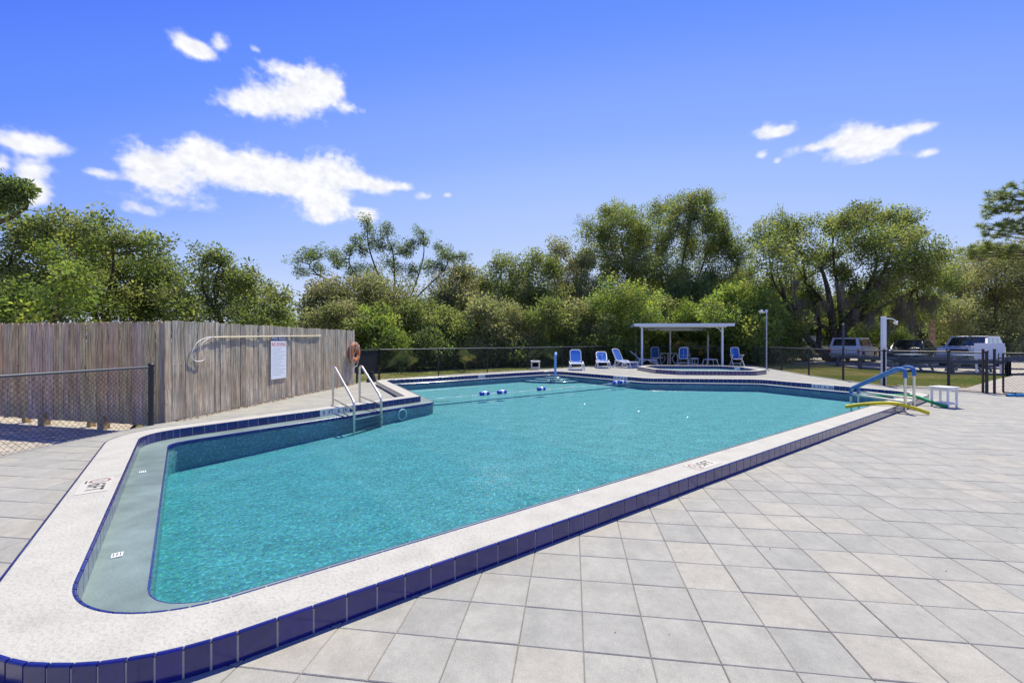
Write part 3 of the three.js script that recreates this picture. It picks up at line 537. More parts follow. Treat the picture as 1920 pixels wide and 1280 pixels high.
// dry leaves blown against the foot of the board fence
{
  reseed(41); const leaf = new THREE.CircleGeometry(0.024, 5).scale(1, 0.5, 1), list = [], o = new THREE.Object3D();
  for (let k = 0; k < 520; k++) { const t = rnd(), x = lerp(-6.08, -5.33, t) + Math.abs(rr(-1, 1) * rr(0, 1)) * 0.16 + 0.02, d = lerp(7.8, 14.8, t); o.position.set(x, 0.006 + rr(0, 0.02), -d); o.rotation.set(-Math.PI / 2 + rr(-0.6, 0.6), rr(-0.6, 0.6), rr(0, 6)); o.updateMatrix(); const c = rr(0.5, 1.1); list.push([o.matrix.clone(), rgb(0.30 * c, 0.17 * c, 0.07 * c)]); }
  const l = instanced('leaf_litter', leaf, std({ color: 0xffffff, roughness: 0.9, side: THREE.DoubleSide }), list); l.userData.label = 'brown dry leaves along the foot of the grey board fence'; l.userData.category = 'leaves';
}

// ------------------------------------------------------------------ rules sign, pole with hook, ring buoy on the grey fence
const fenceAt = (t, h, out = 0.03) => { const a = [-6.16, 7.72], b = [-5.40, 14.9], l = Math.hypot(b[0] - a[0], b[1] - a[1]), nx = (b[1] - a[1]) / l, nd = -(b[0] - a[0]) / l; return V(lerp(a[0], b[0], t) + nx * out, h, -(lerp(a[1], b[1], t) + nd * out)); };
const fenceTurn = Math.atan2(14.9 - 7.72, -5.40 + 6.16);
{
  const tex = canvasTexture(400, 900, (g, w, h) => {
    g.fillStyle = '#e9ecf2'; g.fillRect(0, 0, w, h); g.fillStyle = '#1d2a4d'; g.fillRect(0, 0, w, 118); g.fillStyle = '#f4f6fb'; g.textAlign = 'center'; g.textBaseline = 'middle'; g.font = 'bold 84px sans-serif';
    const fit = (s, y, wide) => { g.save(); g.translate(w / 2, y); g.scale(Math.min(1.2, wide / g.measureText(s).width), 1); g.fillText(s, 0, 0); g.restore(); };
    fit('POOL RULES', 62, 372); g.fillStyle = '#c8202f'; g.font = 'bold 104px sans-serif'; fit('NO DIVING', 188, 376);
    g.strokeStyle = '#8b93a6'; g.lineWidth = 7; let k = 0; for (let y = 268; y < 860; y += 37) { k++; g.beginPath(); g.moveTo(k % 4 === 1 ? 40 : 22, y); g.lineTo([250, 360, 300, 285, 205, 330, 240, 380][(k * 3) % 8], y); g.stroke(); }
  });
  const sign = thing('rules_sign', 'white sign reading POOL RULES NO DIVING on the grey board fence', 'sign', fenceAt(0.4327, 1.055, 0.03).toArray(), fenceTurn);
  mesh('panel', rbox(0.60, 1.08, 0.008, 0, 0, 0, 0.003), M.white, sign); mesh('printed_face', new THREE.PlaneGeometry(0.595, 1.07).translate(0, 0, 0.0055), std({ map: tex, color: rgb(1, 1, 1), roughness: 0.45 }), sign);
  for (const [x, y] of [[-0.27, 0.5], [0.27, 0.5], [-0.27, -0.5], [0.27, -0.5]]) mesh('screw', cyl(0.008, 0.006, 0, 0, 0, 10).rotateX(Math.PI / 2).translate(x, y, 0.006), M.steel, sign);
  const hook = thing('rescue_hook', 'long cream pole with a wire crook hung along the grey board fence', 'rescue pole');
  const tan = std({ color: rgb(0.72, 0.62, 0.44), roughness: 0.55 }), p0 = fenceAt(0.147, 1.525, 0.035), p1 = fenceAt(0.70, 1.605, 0.035);
  mesh('pole', rod(p0, p1, 0.016, 10), tan, hook);
  const h = (t, y) => fenceAt(t, y, 0.045); mesh('crook', tube([p0, h(0.125, 1.52), h(0.094, 1.44), h(0.078, 1.30), h(0.072, 1.17), h(0.083, 1.07), h(0.103, 1.06), h(0.113, 1.10), h(0.105, 1.19), h(0.100, 1.32), h(0.112, 1.44), h(0.135, 1.52)], 0.008, 6, 70), M.whitePaint, hook);
  for (const t of [0.2, 0.62]) mesh('hanger', tube([fenceAt(t, 1.52 + t * 0.09, 0.0), fenceAt(t, 1.505 + t * 0.09, 0.07), fenceAt(t, 1.55 + t * 0.09, 0.085)], 0.006, 6, 12), M.steel, hook);
  const buoy = thing('ring_buoy', 'faded orange ring buoy with white rope on the end of the grey board fence', 'ring buoy', fenceAt(0.972, 1.07, 0.105).toArray(), fenceTurn);
  const orange = std({ color: rgb(0.68, 0.20, 0.055), roughness: 0.65, map: T_blotch });
  mesh('ring', new THREE.TorusGeometry(0.265, 0.075, 14, 40), orange, buoy);
  const rope = std({ color: rgb(0.66, 0.62, 0.55), roughness: 0.9 }), rp = []; for (let k = 0; k <= 32; k++) { const a = (k / 32) * Math.PI * 2, r = 0.345 + 0.018 * Math.abs(Math.sin(a * 2)); rp.push(V(Math.cos(a) * r, Math.sin(a) * r, 0.02)); }
  mesh('grab_line', tube(rp, 0.009, 6, 96), rope, buoy);
  mesh('hanging_rope', tube([V(-0.12, 0.42, 0.03), V(-0.25, 0.50, 0.02), V(-0.24, 0.38, 0.03), V(-0.12, 0.33, 0.09), V(0.02, 0.2, 0.10), V(0.16, 0.05, 0.1), V(0.2, 0.0, 0.1)], 0.009, 6, 40), rope, buoy);
  mesh('rope_tail', tube([V(0.0, 0.3, 0.09), V(-0.12, 0.05, 0.1), V(-0.24, -0.2, 0.06), V(-0.22, -0.55, 0.04), V(-0.12, -0.72, 0.04), V(-0.06, -0.5, 0.04), V(0.1, -0.45, 0.04), V(0.2, -0.3, 0.05)], 0.008, 6, 60), rope, buoy);
  mesh('strap', merge([0.8, 2.36, 3.93, 5.5].map((a) => new THREE.TorusGeometry(0.079, 0.008, 6, 16).rotateX(Math.PI / 2).translate(0.265, 0, 0).rotateZ(a))), M.whitePaint, buoy);
  mesh('hook_peg', rod(V(-0.02, 0.33, -0.12), V(-0.02, 0.36, 0.06), 0.012, 6), M.steel, buoy);
}

// ------------------------------------------------------------------ chain link
function wireMesh(len, lo, hi, r = 0.0021, pitch = 0.078, tilt = 0) {   // woven wire in the x, y plane; tilt raises the far end
  const parts = [], h = hi - lo, pos = [], idx = [], nor = [];
  const bar = (x0, y0, x1, y1, z) => {
    const dx = x1 - x0, dy = y1 - y0, l = Math.hypot(dx, dy), nx = -dy / l, ny = dx / l, b = pos.length / 3;
    for (const [x, y] of [[x0, y0], [x1, y1]]) for (let k = 0; k < 3; k++) { const a = (k / 3) * 2 * Math.PI, c = Math.cos(a), s = Math.sin(a); pos.push(x + nx * c * r, y + ny * c * r, z + s * r); nor.push(nx * c, ny * c, s); }
    for (let k = 0; k < 3; k++) { const q = (k + 1) % 3; idx.push(b + k, b + q, b + 3 + k, b + 3 + k, b + q, b + 3 + q); }
  };
  for (let x = -h; x < len; x += pitch) { const t0 = Math.max(0, -x), t1 = Math.min(h, len - x); if (t1 > t0) { bar(x + t0, lo + t0, x + t1, lo + t1, 0.0022); bar(len - x - t0, lo + t0, len - x - t1, lo + t1, -0.0022); } }
  const g = new THREE.BufferGeometry(); g.setAttribute('position', new THREE.Float32BufferAttribute(pos, 3)); g.setAttribute('normal', new THREE.Float32BufferAttribute(nor, 3)); g.setIndex(idx); return g;
}
function chainLink(label, pts, hi, { postR = 0.024, every = 2.7, group, rail = M.vinyl, ends = 0.034, lo = 0.03 } = {}) {
  const t = thing('chain_link_fence', label, 'fence', [0, 0, 0], 0, group);
  for (let i = 0; i < pts.length - 1; i++) {
    const [ax, ad] = pts[i], [bx, bd] = pts[i + 1], len = Math.hypot(bx - ax, bd - ad), turn = Math.atan2(bd - ad, bx - ax), n = Math.max(1, Math.round(len / every));
    const w = stuff(mesh('wire_mesh', wireMesh(len, lo, hi - 0.03), M.vinyl, t)); w.position.set(ax, 0, -ad); w.rotation.y = turn;
    mesh('top_rail', rod(W(ax, hi, ad), W(bx, hi, bd), 0.0205, 8), rail, t);
    mesh('tension_wire', rod(W(ax, lo + 0.02, ad), W(bx, lo + 0.02, bd), 0.0028, 4), M.vinyl, t);
    for (let k = i ? 1 : 0; k <= n; k++) { const x = lerp(ax, bx, k / n), d = lerp(ad, bd, k / n), end = k === n || k === 0, p = mesh('post', cyl(end ? ends : postR, hi + 0.28, 0, (hi - 0.22) / 2, 0, 10), M.vinyl, t); p.position.set(x, 0, -d); mesh('cap', new THREE.SphereGeometry(end ? ends * 1.25 : postR * 1.3, 10, 6).scale(1, 0.8, 1).translate(0, hi + 0.03, 0), M.vinyl, p); if (end) for (const y of [0.2, 0.55, 0.9]) mesh('clamp', cyl(ends * 1.18, 0.022, 0, y, 0, 10), M.vinyl, p); }
  }
  return t;
}
const greyRail = std({ color: rgb(0.055, 0.065, 0.08), roughness: 0.45 });
chainLink('low black chain link fence in front of the brown board fence on stilts', [[-6.78, 1.0], [-6.46, 5.4], [-6.22, 7.50]], 1.0, { rail: greyRail, every: 4.6, ends: 0.042, lo: -0.16 });
chainLink('black chain link fence closing the gap between the board fence end and its dark post', [[-5.38, 15.1], [-5.05, 16.55]], 1.13, {});
{ const t = scene.children.filter((o) => o.name.startsWith('chain_link_fence')).pop(); mesh('windscreen', (() => { const g = box(1.46, 0.80, 0.004, 0.74, 0.68, -0.012); return g; })(), std({ color: rgb(0.012, 0.014, 0.016), roughness: 0.9 }), t).position.set(-5.38, 0, -15.1); t.children[t.children.length - 1].rotation.y = Math.atan2(1.45, 0.33); }
chainLink('long black chain link fence in front of the tall trees, grass strip behind it', [[-5.05, 16.55], [4.7, 25.6], [6.5, 27.2], [14.6, 26.8]], 1.13, { rail: greyRail });
chainLink('black chain link fence along the green lawn, between the light pole and the shower', [[14.6, 26.8], [13.5, 21.8], [12.75, 18.7], [12.4, 16.3], [12.14, 14.2]], 1.13, { rail: greyRail, every: 3.4 });
chainLink('black chain link fence behind the white side table with the green noodle', [[12.14, 14.2], [12.94, 12.9], [13.22, 12.12]], 1.13, { every: 1.5 });
{
  const g = thing('gate', 'black chain link gate opening to the pale concrete walk', 'gate', [13.34, 0, -11.9], Math.atan2(-2.0, 1.15)), L = 1.55, r = 0.022;
  mesh('frame', merge([rod(V(0.06, 0.06, 0), V(0.06, 1.12, 0), r), rod(V(L, 0.06, 0), V(L, 1.12, 0), r), rod(V(0.06, 1.12, 0), V(L, 1.12, 0), r), rod(V(0.06, 0.06, 0), V(L, 0.06, 0), r)]), M.vinyl, g);
  stuff(mesh('wire_mesh', wireMesh(L - 0.06, 0.06, 1.12).translate(0.06, 0, 0), M.vinyl, g));
  mesh('latch', merge([box(0.10, 0.03, 0.03, 0.0, 0.86, 0.0), box(0.016, 0.34, 0.02, -0.02, 0.95, 0.02), box(0.09, 0.03, 0.03, 0.0, 0.98, 0.0)]), M.vinyl, g);
  for (const [x, d, w] of [[13.20, 12.20, 0.05], [13.30, 12.0, 0.052]]) { const p = thing('gate_post', w === 0.05 ? 'thick brown painted gate post beside the closed gate' : 'thick black gate post carrying the gate latch', 'post', [x, 0, -d]); mesh('shaft', rbox(w * 0.85, 1.42, w * 0.85, 0, 0.5, 0, 0.006), w === 0.05 ? std({ color: rgb(0.075, 0.042, 0.032), roughness: 0.6 }) : M.vinyl, p); mesh('cap', rbox(w * 1.0, 0.03, w * 1.0, 0, 1.22, 0, 0.006), w === 0.05 ? std({ color: rgb(0.14, 0.055, 0.035), roughness: 0.6 }) : M.vinyl, p); }
  chainLink('black chain link fence running on past the gate', [[14.95, 9.1], [17.2, 2]], 1.13, {});
}

// ------------------------------------------------------------------ handrails, noodles, rope
const blueFoam = std({ color: rgb(0.075, 0.21, 0.50), roughness: 0.78, map: T_blotch });
{
  const ladder = thing('pool_ladder', 'stainless ladder beside the 5 FT. 6 IN. marker', 'ladder');
  const hands = [[[2.70, 10.22], [2.64, 8.52]], [[3.32, 10.30], [3.30, 8.86]]];
  const steps = [];
  for (const [a, b] of hands) {
    const [ax, ad] = S(...a), [bx, bd] = S(...b), mid = [lerp(ax, bx, 0.04), lerp(ad, bd, 0.04)];
    mesh('handrail', pipe([W(ax, -0.05, ad), W(ax, 0.85, ad), W(lerp(ax, bx, 0.10), 0.87, lerp(ad, bd, 0.10)), W(bx, 0.27, bd), W(bx, -0.40, bd)], 0.13, 0.024, 14), M.steel, ladder);
    mesh('brace', rod(W(ax, 0.16, ad), W(bx, 0.13, bd), 0.018, 10), M.steel, ladder);
    mesh('flange', cyl(0.05, 0.018, ax, 0.009, -ad, 20), M.steel, ladder);
    steps.push([bx, bd]);
  }
  for (let k = 0; k < 3; k++) mesh('step', beam(W(steps[0][0], -0.075 - k * 0.10, steps[0][1]), W(steps[1][0], -0.075 - k * 0.10, steps[1][1]), 0.09, 0.02), std({ color: rgb(0.12, 0.16, 0.17), roughness: 0.5 }), ladder);
  const rails = thing('entry_handrails', 'pair of stainless handrails with blue foam sleeves across the coping', 'handrail');
  for (const [deck, wet] of [[[11.69, 2.22], [12.60, 3.36]], [[12.55, 2.24], [13.40, 3.42]]]) {
    const [ax, ad] = S(...deck), [bx, bd] = S(...wet), q = (t, h) => W(lerp(ax, bx, t), h, lerp(ad, bd, t));
    mesh('rail', pipe([q(0, -0.05), q(0, 0.86), q(0.12, 0.89), q(1, 0.33), q(1, -0.35)], 0.14, 0.024, 14), M.steel, rails);
    mesh('foam_sleeve', pipe([q(-0.004, 0.70), q(0, 0.865), q(0.12, 0.892), q(1, 0.332), q(1.0, 0.15)], 0.15, 0.036, 14), blueFoam, rails);
    mesh('lower_bar', rod(q(0, 0.215), q(1, 0.20), 0.024, 12), M.steel, rails); mesh('flange', cyl(0.05, 0.018, ax, 0.009, -ad, 20), M.steel, rails);
  }
  // a single foam-covered rail standing in the water by the far steps
  const [hx, hd] = S(12.1, 13.05), post = thing('step_handrail', 'upright pale blue foam covered handrail standing in the water at the far steps', 'handrail');
  mesh('rail', pipe([W(hx, -0.30, hd), W(hx, 0.86, hd), W(hx + 0.04, 0.96, hd + 0.16), W(hx + 0.10, 0.9, hd + 0.7), W(hx + 0.12, -0.02, hd + 0.95)], 0.1, 0.022, 10), M.steel, post);
  mesh('foam_sleeve', pipe([W(hx, 0.02, hd), W(hx, 0.865, hd), W(hx + 0.04, 0.965, hd + 0.16), W(hx + 0.08, 0.92, hd + 0.55)], 0.1, 0.05, 12), std({ color: rgb(0.24, 0.42, 0.66), roughness: 0.8 }), post);
  const noodle = (name, label, color, pts) => { const t = thing(name, label, 'pool noodle'), c = std({ color: rgb(...color), roughness: 0.82, map: T_blotch }); const curve = new THREE.CatmullRomCurve3(pts), ps = curve.getPoints(48), b = mesh('foam', taper(ps, ps.map(() => 0.036), 16, true), c, t); for (const e of [0, 48]) { const d = e ? ps[48].clone().sub(ps[47]).normalize() : ps[0].clone().sub(ps[1]).normalize(), h = mesh('end_hole', new THREE.CircleGeometry(0.012, 12), std({ color: rgb(color[0] * 0.12, color[1] * 0.12, color[2] * 0.12), roughness: 1 }), b); h.position.copy(ps[e]).addScaledVector(d, 0.002); h.lookAt(ps[e].clone().addScaledVector(d, 1)); } return t; };
  const at = (s, m, h) => { const [x, d] = S(s, m); return W(x, h, d); };
  noodle('pool_noodle', 'yellow foam noodle arched over the white coping by the handrails', [0.90, 0.74, 0.03], [at(11.12, 3.06, 0.07), at(11.25, 2.80, 0.135), at(11.36, 2.56, 0.178), at(11.46, 2.30, 0.185), at(11.56, 2.08, 0.125), at(11.66, 1.86, 0.038)]);
  noodle('pool_noodle', 'green foam noodle bent over the coping corner towards the white side table', [0.035, 0.44, 0.13], [at(13.1, 3.05, 0.13), at(13.30, 2.75, 0.17), at(13.38, 2.4, 0.185), at(13.32, 2.16, 0.12), at(13.2, 1.93, 0.05), at(13.15, 1.82, 0.038)]);
  noodle('pool_noodle', 'light blue foam noodle lying on the pavers by the gate', [0.06, 0.38, 0.72], [W(12.96, 0.038, 11.4), W(13.5, 0.038, 11.36), W(14.2, 0.04, 11.42), W(14.6, 0.04, 11.5)]);
  // float line
  const line = thing('float_line', 'blue and white float line across the shallow water', 'float line'), a = [4.75, 10.2], b = [13.12, 9.98], ropeY = WATER + 0.004, rp = []; reseed(3);
  for (let k = 0; k <= 60; k++) { const t = k / 60, [x, d] = S(lerp(a[0], b[0], t), lerp(a[1], b[1], t) - 0.06 * Math.sin(t * Math.PI)); rp.push(W(x, ropeY - 0.012 + 0.004 * Math.sin(k * 1.7), d)); }
  mesh('rope', tube(rp, 0.007, 6, 120), M.whitePaint, line);
  const blue = std({ color: rgb(0.012, 0.055, 0.38), roughness: 0.35 }), len = rp.length - 1, where = (t) => { const k = Math.min(len - 1, Math.floor(t * len)), f = t * len - k; return rp[k].clone().lerp(rp[k + 1], f); };
  const s2t = (s) => (s - a[0]) / (b[0] - a[0]);
  for (const s of [6.70, 7.28, 8.72, 12.12, 12.48]) {
    const f = mesh('float', merge([new THREE.CapsuleGeometry(0.062, 0.055, 6, 14).rotateZ(Math.PI / 2).translate(-0.078, 0, 0), new THREE.CapsuleGeometry(0.062, 0.055, 6, 14).rotateZ(Math.PI / 2).translate(0.078, 0, 0)]), blue, line), p = where(s2t(s)); f.position.set(p.x, WATER + 0.025, p.z); f.rotation.y = Math.atan2(TD, TX);
    mesh('band', cyl(0.065, 0.075, 0, 0, 0, 16).rotateZ(Math.PI / 2), M.white, f);
    for (const q of [-5, -4, -3, -2, 2, 3, 4, 5]) mesh('bead', new THREE.SphereGeometry(0.016, 8, 6).translate(q * 0.072 + Math.sign(q) * 0.03, -0.02, 0), M.white, f);
  }
  for (const s of [9.7, 9.78, 9.86, 9.94, 10.02, 10.1]) { const p = where(s2t(s)); mesh('bead', new THREE.SphereGeometry(0.018, 8, 6).translate(p.x, WATER + 0.006, p.z), M.white, line); }
  mesh('rope_anchor', rod(at(13.13, 9.98, -0.05), at(12.92, 9.98, -0.02), 0.02, 8), M.black, line);
}

// ------------------------------------------------------------------ resin furniture
const fabric = phys({ color: rgb(0.055, 0.26, 0.88), roughness: 1, transmission: 0.56, thickness: 0, side: THREE.DoubleSide });
const resin = std({ color: rgb(0.80, 0.79, 0.75), roughness: 0.45 });
function slingPanel(w, h, t, parent, place) {   // white frame with a blue sling, standing in x, y
  const fr = mesh('back_frame', extruded(roundRect(w, h, w * 0.26), 0.035, 0.008, [roundRect(w - 0.085, h - 0.085, w * 0.22).reverse()]), resin, parent);
  const sl = mesh('sling', new THREE.ShapeGeometry(outline(roundRect(w - 0.075, h - 0.075, w * 0.22))), fabric, parent);
  for (const o of [fr, sl]) place(o); return fr;
}
function makeLounger(back) {   // foot towards +z, back leaning to -z
  const t = new THREE.Group(), w = 0.66, bl = 0.78, sy = 0.33;
  slingPanel(w - 0.06, bl, 0, t, (o) => { o.position.set(0, sy + 0.02 + (bl / 2) * Math.sin(back), -0.25 - (bl / 2) * Math.cos(back)); o.rotation.x = -(Math.PI / 2 - back); });
  mesh('seat_frame', extruded(roundRect(w - 0.04, 1.08, 0.15), 0.04, 0.008, [roundRect(w - 0.14, 0.98, 0.12).reverse()]).rotateX(-Math.PI / 2).translate(0, sy, 0.27), resin, t);
  mesh('sling', new THREE.ShapeGeometry(outline(roundRect(w - 0.12, 1.0, 0.12))).rotateX(-Math.PI / 2).translate(0, sy + 0.006, 0.27), fabric, t);
  for (const x of [-1, 1]) {
    for (const [z0, z1] of [[0.66, 0.80], [-0.28, -0.44]]) mesh('leg', merge([beam(V(x * 0.30, sy, z0), V(x * 0.345, 0.012, z1), 0.035, 0.06), rbox(0.05, 0.024, 0.08, x * 0.345, 0.012, z1, 0.006)]), resin, t);
    mesh('side_rail', tube([V(x * 0.33, sy + 0.05, -0.36), V(x * 0.345, sy + 0.06, -0.1), V(x * 0.33, sy - 0.03, 0.3), V(x * 0.32, sy - 0.02, 0.70)], 0.026, 8, 24), resin, t);
    mesh('brace', beam(V(x * 0.33, 0.05, 0.76), V(x * 0.315, sy - 0.03, 0.22), 0.022, 0.04), resin, t); mesh('brace', beam(V(x * 0.33, 0.05, -0.42), V(x * 0.315, sy - 0.03, 0.05), 0.022, 0.04), resin, t);
  }
  mesh('crossbar', beam(V(-0.33, 0.10, 0.75), V(0.33, 0.10, 0.75), 0.025, 0.035), resin, t);
  return t;
}
function makeChair(cross) {   // high-backed armchair, looking to +z
  const t = new THREE.Group(), w = 0.56, bl = 0.72, sy = 0.42, lean = 1.36;
  slingPanel(w - 0.06, bl, 0, t, (o) => { o.position.set(0, sy - 0.02 + (bl / 2) * Math.sin(lean), -0.22 - (bl / 2) * Math.cos(lean)); o.rotation.x = -(Math.PI / 2 - lean); });
  mesh('seat_frame', extruded(roundRect(w - 0.06, 0.48, 0.10), 0.04, 0.008, [roundRect(w - 0.15, 0.39, 0.08).reverse()]).rotateX(-Math.PI / 2).translate(0, sy, 0.02), resin, t);
  mesh('sling', new THREE.ShapeGeometry(outline(roundRect(w - 0.13, 0.41, 0.08))).rotateX(-Math.PI / 2).translate(0, sy + 0.006, 0.02), fabric, t);
  for (const x of [-1, 1]) {
    mesh('leg', beam(V(x * 0.30, 0, 0.30), V(x * 0.275, 0.64, -0.20), 0.03, 0.05), resin, t); mesh('leg', beam(V(x * 0.285, 0, -0.32), V(x * 0.285, 0.64, 0.14), 0.03, 0.05), resin, t);
    mesh('armrest', rbox(0.06, 0.03, 0.54, x * 0.295, 0.655, -0.02, 0.012), resin, t);
  }
  mesh('stretcher', beam(V(-0.29, 0.16, -0.2), V(0.29, 0.16, -0.2), 0.022, 0.035), resin, t);
  if (cross) mesh('back_strut', merge([box(0.014, bl * 0.8, 0.012).rotateX(-(Math.PI / 2 - lean)).translate(0, sy + bl * 0.42, -0.305), box(w * 0.72, 0.014, 0.012, 0, sy + 0.20, -0.285)]), resin, t);
  return t;
}
function put(o, name, label, category, x, d, turn, group, h = 0) { o.name = numbered(name); o.position.set(x, h, -d); o.rotation.y = turn; o.userData = { label, category }; if (group) o.userData.group = group; scene.add(o); return o; }
put(makeLounger(1.02), 'sun_lounger', 'blue sling sun lounger nearest the white stool, back raised high', 'sun lounger', 3.30, 22.35, -0.06, 'sun loungers by the far fence');
put(makeLounger(0.72), 'sun_lounger', 'blue sling sun lounger with its back let down, between two others', 'sun lounger', 4.98, 23.95, -0.10, 'sun loungers by the far fence');
put(makeLounger(1.08), 'sun_lounger', 'blue sling sun lounger turned sideways next to the shelter post', 'sun lounger', 6.15, 24.0, 0.62, 'sun loungers by the far fence');
put(makeLounger(0.72), 'sun_lounger', 'blue sling lounger seen from the side in the shade under the shelter', 'sun lounger', 8.05, 26.6, 1.45, 'sun loungers by the far fence');
put(makeChair(false), 'sling_chair', 'blue sling armchair under the shelter facing the pool, beside the patio table', 'chair', 8.90, 27.0, -0.2, 'blue sling armchairs');
put(makeChair(true), 'sling_chair', 'blue sling armchair under the shelter with its back to the pool', 'chair', 10.15, 25.9, 2.9, 'blue sling armchairs');
put(makeChair(false), 'sling_chair', 'blue sling armchair behind another one at the patio table', 'chair', 10.85, 27.3, -0.35, 'blue sling armchairs');
put(makeChair(false), 'sling_chair', 'blue sling armchair alone in the sun between shelter and light pole', 'chair', 13.15, 25.45, -0.12, 'blue sling armchairs');
{
  const stool = thing('footstool', 'low blue sling footstool under the shelter behind the spa', 'footstool', [11.75, 0, -25.8], 0.2);
  mesh('frame', extruded(roundRect(0.78, 0.5, 0.16), 0.04, 0.01, [roundRect(0.68, 0.4, 0.14).reverse()]).rotateX(-Math.PI / 2).translate(0, 0.38, 0), resin, stool); mesh('sling', new THREE.ShapeGeometry(outline(roundRect(0.70, 0.42, 0.14))).rotateX(-Math.PI / 2).translate(0, 0.39, 0), fabric, stool);
  for (const [x, z] of [[-1, -1], [1, -1], [1, 1], [-1, 1]]) mesh('leg', beam(V(x * 0.30, 0.37, z * 0.18), V(x * 0.40, 0, z * 0.22), 0.03, 0.045), resin, stool);
  const tb = thing('patio_table', 'round white patio table among the armchairs under the shelter', 'table', [9.75, 0, -27.1]);
  mesh('table_top', new THREE.CylinderGeometry(0.56, 0.54, 0.03, 40).translate(0, 0.71, 0), resin, tb);
  for (let k = 0; k < 4; k++) { const a = (k / 4) * 2 * Math.PI + 0.5, q = (r, h) => V(Math.cos(a) * r, h, Math.sin(a) * r); mesh('leg', tube([q(0.40, 0.70), q(0.26, 0.5), q(0.22, 0.32), q(0.42, 0)], 0.028, 8, 24), resin, tb); }
}
function sideTable(label, x, d, turn, size = 0.46, h = 0.45) {
  const t = thing('side_table', label, 'side table', [x, 0, -d], turn, 'small white side tables'), s = size / 2, mat = M.whitePaint;
  mesh('table_top', rbox(size + 0.04, 0.03, size + 0.04, 0, h - 0.015, 0, 0.008), mat, t); mesh('apron', merge([box(size - 0.02, 0.05, 0.018, 0, h - 0.055, s - 0.03), box(size - 0.02, 0.05, 0.018, 0, h - 0.055, -s + 0.03), box(0.018, 0.05, size - 0.1, s - 0.03, h - 0.055, 0), box(0.018, 0.05, size - 0.1, -s + 0.03, h - 0.055, 0)]), mat, t);
  for (const [a, b] of [[-1, -1], [1, -1], [1, 1], [-1, 1]]) mesh('leg', rbox(0.036, h - 0.03, 0.036, a * (s - 0.022), (h - 0.03) / 2, b * (s - 0.022), 0.006), mat, t);
  for (const [w, q, x0, z0] of [[size - 0.05, 0.02, 0, s - 0.022], [size - 0.05, 0.02, 0, -s + 0.022], [0.02, size - 0.05, s - 0.022, 0], [0.02, size - 0.05, -s + 0.022, 0]]) mesh('stretcher', box(w, 0.045, q, x0, 0.09, z0), mat, t);
}
sideTable('small white side table next to the green noodle', 9.53, 9.60, 0.30, 0.33);
sideTable('small white side table by the far fence near the foam covered rail', 1.20, 22.4, 0.05, 0.44);
sideTable('small white side table in the shade under the shelter', 11.0, 26.4, 0.1, 0.42);

// ------------------------------------------------------------------ shelter
{
  const t = thing('shade_shelter', 'white flat roofed shade shelter on slender posts behind the spa', 'shelter'), roofAt = (u, v, dh = 0) => { const a = [6.9, 24.55], b = [12.35, 24.15], c = [7.7, 28.75], e = [13.2, 28.4]; return W(lerp(lerp(a[0], b[0], u), lerp(c[0], e[0], u), v), 2.34 - 0.10 * v + dh, lerp(lerp(a[1], b[1], u), lerp(c[1], e[1], u), v)); };
  const panel = std({ color: rgb(0.74, 0.74, 0.72), roughness: 0.4 });
  for (let k = 0; k < 9; k++) {   // ribbed roof panels
    const g = new THREE.BufferGeometry(), p = [], u0 = k / 9 + 0.001, u1 = (k + 1) / 9 - 0.001, q = [[u0, 0], [u1, 0], [u1, 1], [u0, 1]], top = q.map(([u, v]) => roofAt(u, v, 0.09)), low = q.map(([u, v]) => roofAt(u, v, 0.045)), F = (a, b, c, d) => [a, b, c, a, c, d].forEach((x) => p.push(x.x, x.y, x.z));
    F(top[0], top[1], top[2], top[3]); F(low[3], low[2], low[1], low[0]); for (let i = 0; i < 4; i++) F(low[i], low[(i + 1) % 4], top[(i + 1) % 4], top[i]);
    g.setAttribute('position', new THREE.Float32BufferAttribute(p, 3)); g.computeVertexNormals(); mesh('roof_panel', g, panel, t); mesh('roof_seam', beam(roofAt(u1, 0.01, 0.105), roofAt(u1, 0.99, 0.105), 0.03, 0.03), panel, t);
  }
  mesh('fascia', merge([beam(roofAt(0, 0, 0.03), roofAt(1, 0, 0.03), 0.05, 0.16), beam(roofAt(0, 1, 0.03), roofAt(1, 1, 0.03), 0.05, 0.16)]), M.white, t);
  mesh('side_fascia', merge([beam(roofAt(0, 0.01, 0.05), roofAt(0, 0.99, 0.05), 0.04, 0.10), beam(roofAt(1, 0.01, 0.05), roofAt(1, 0.99, 0.05), 0.04, 0.10)]), M.white, t);
  mesh('beam', beam(roofAt(0.06, 0.10, -0.03), roofAt(0.94, 0.10, -0.03), 0.08, 0.14), M.white, t); mesh('beam', beam(roofAt(0.06, 0.86, -0.05), roofAt(0.94, 0.86, -0.05), 0.08, 0.16), M.white, t);
  for (const [u, v] of [[0.085, 0.10], [0.90, 0.10], [0.075, 0.86], [0.47, 0.86], [0.90, 0.86]]) { const p = roofAt(u, v, -0.08), s = v < 0.5 ? 0.10 : 0.085; const post = mesh('post', rbox(s, p.y, s, p.x, p.y / 2, p.z, 0.008), M.white, t); mesh('base_plate', box(s * 1.8, 0.012, s * 1.8, p.x, 0.006, p.z), M.white, post); }
  for (const [u, v, du] of [[0.90, 0.10, -0.07], [0.90, 0.86, 0.07]]) { const a = roofAt(u, v, -0.45), b = roofAt(u + du * 0.35, v, -0.22), c = roofAt(u + du, v, -0.06); mesh('knee_brace', tube([a, b, c], 0.026, 8, 16), M.white, t); }
}
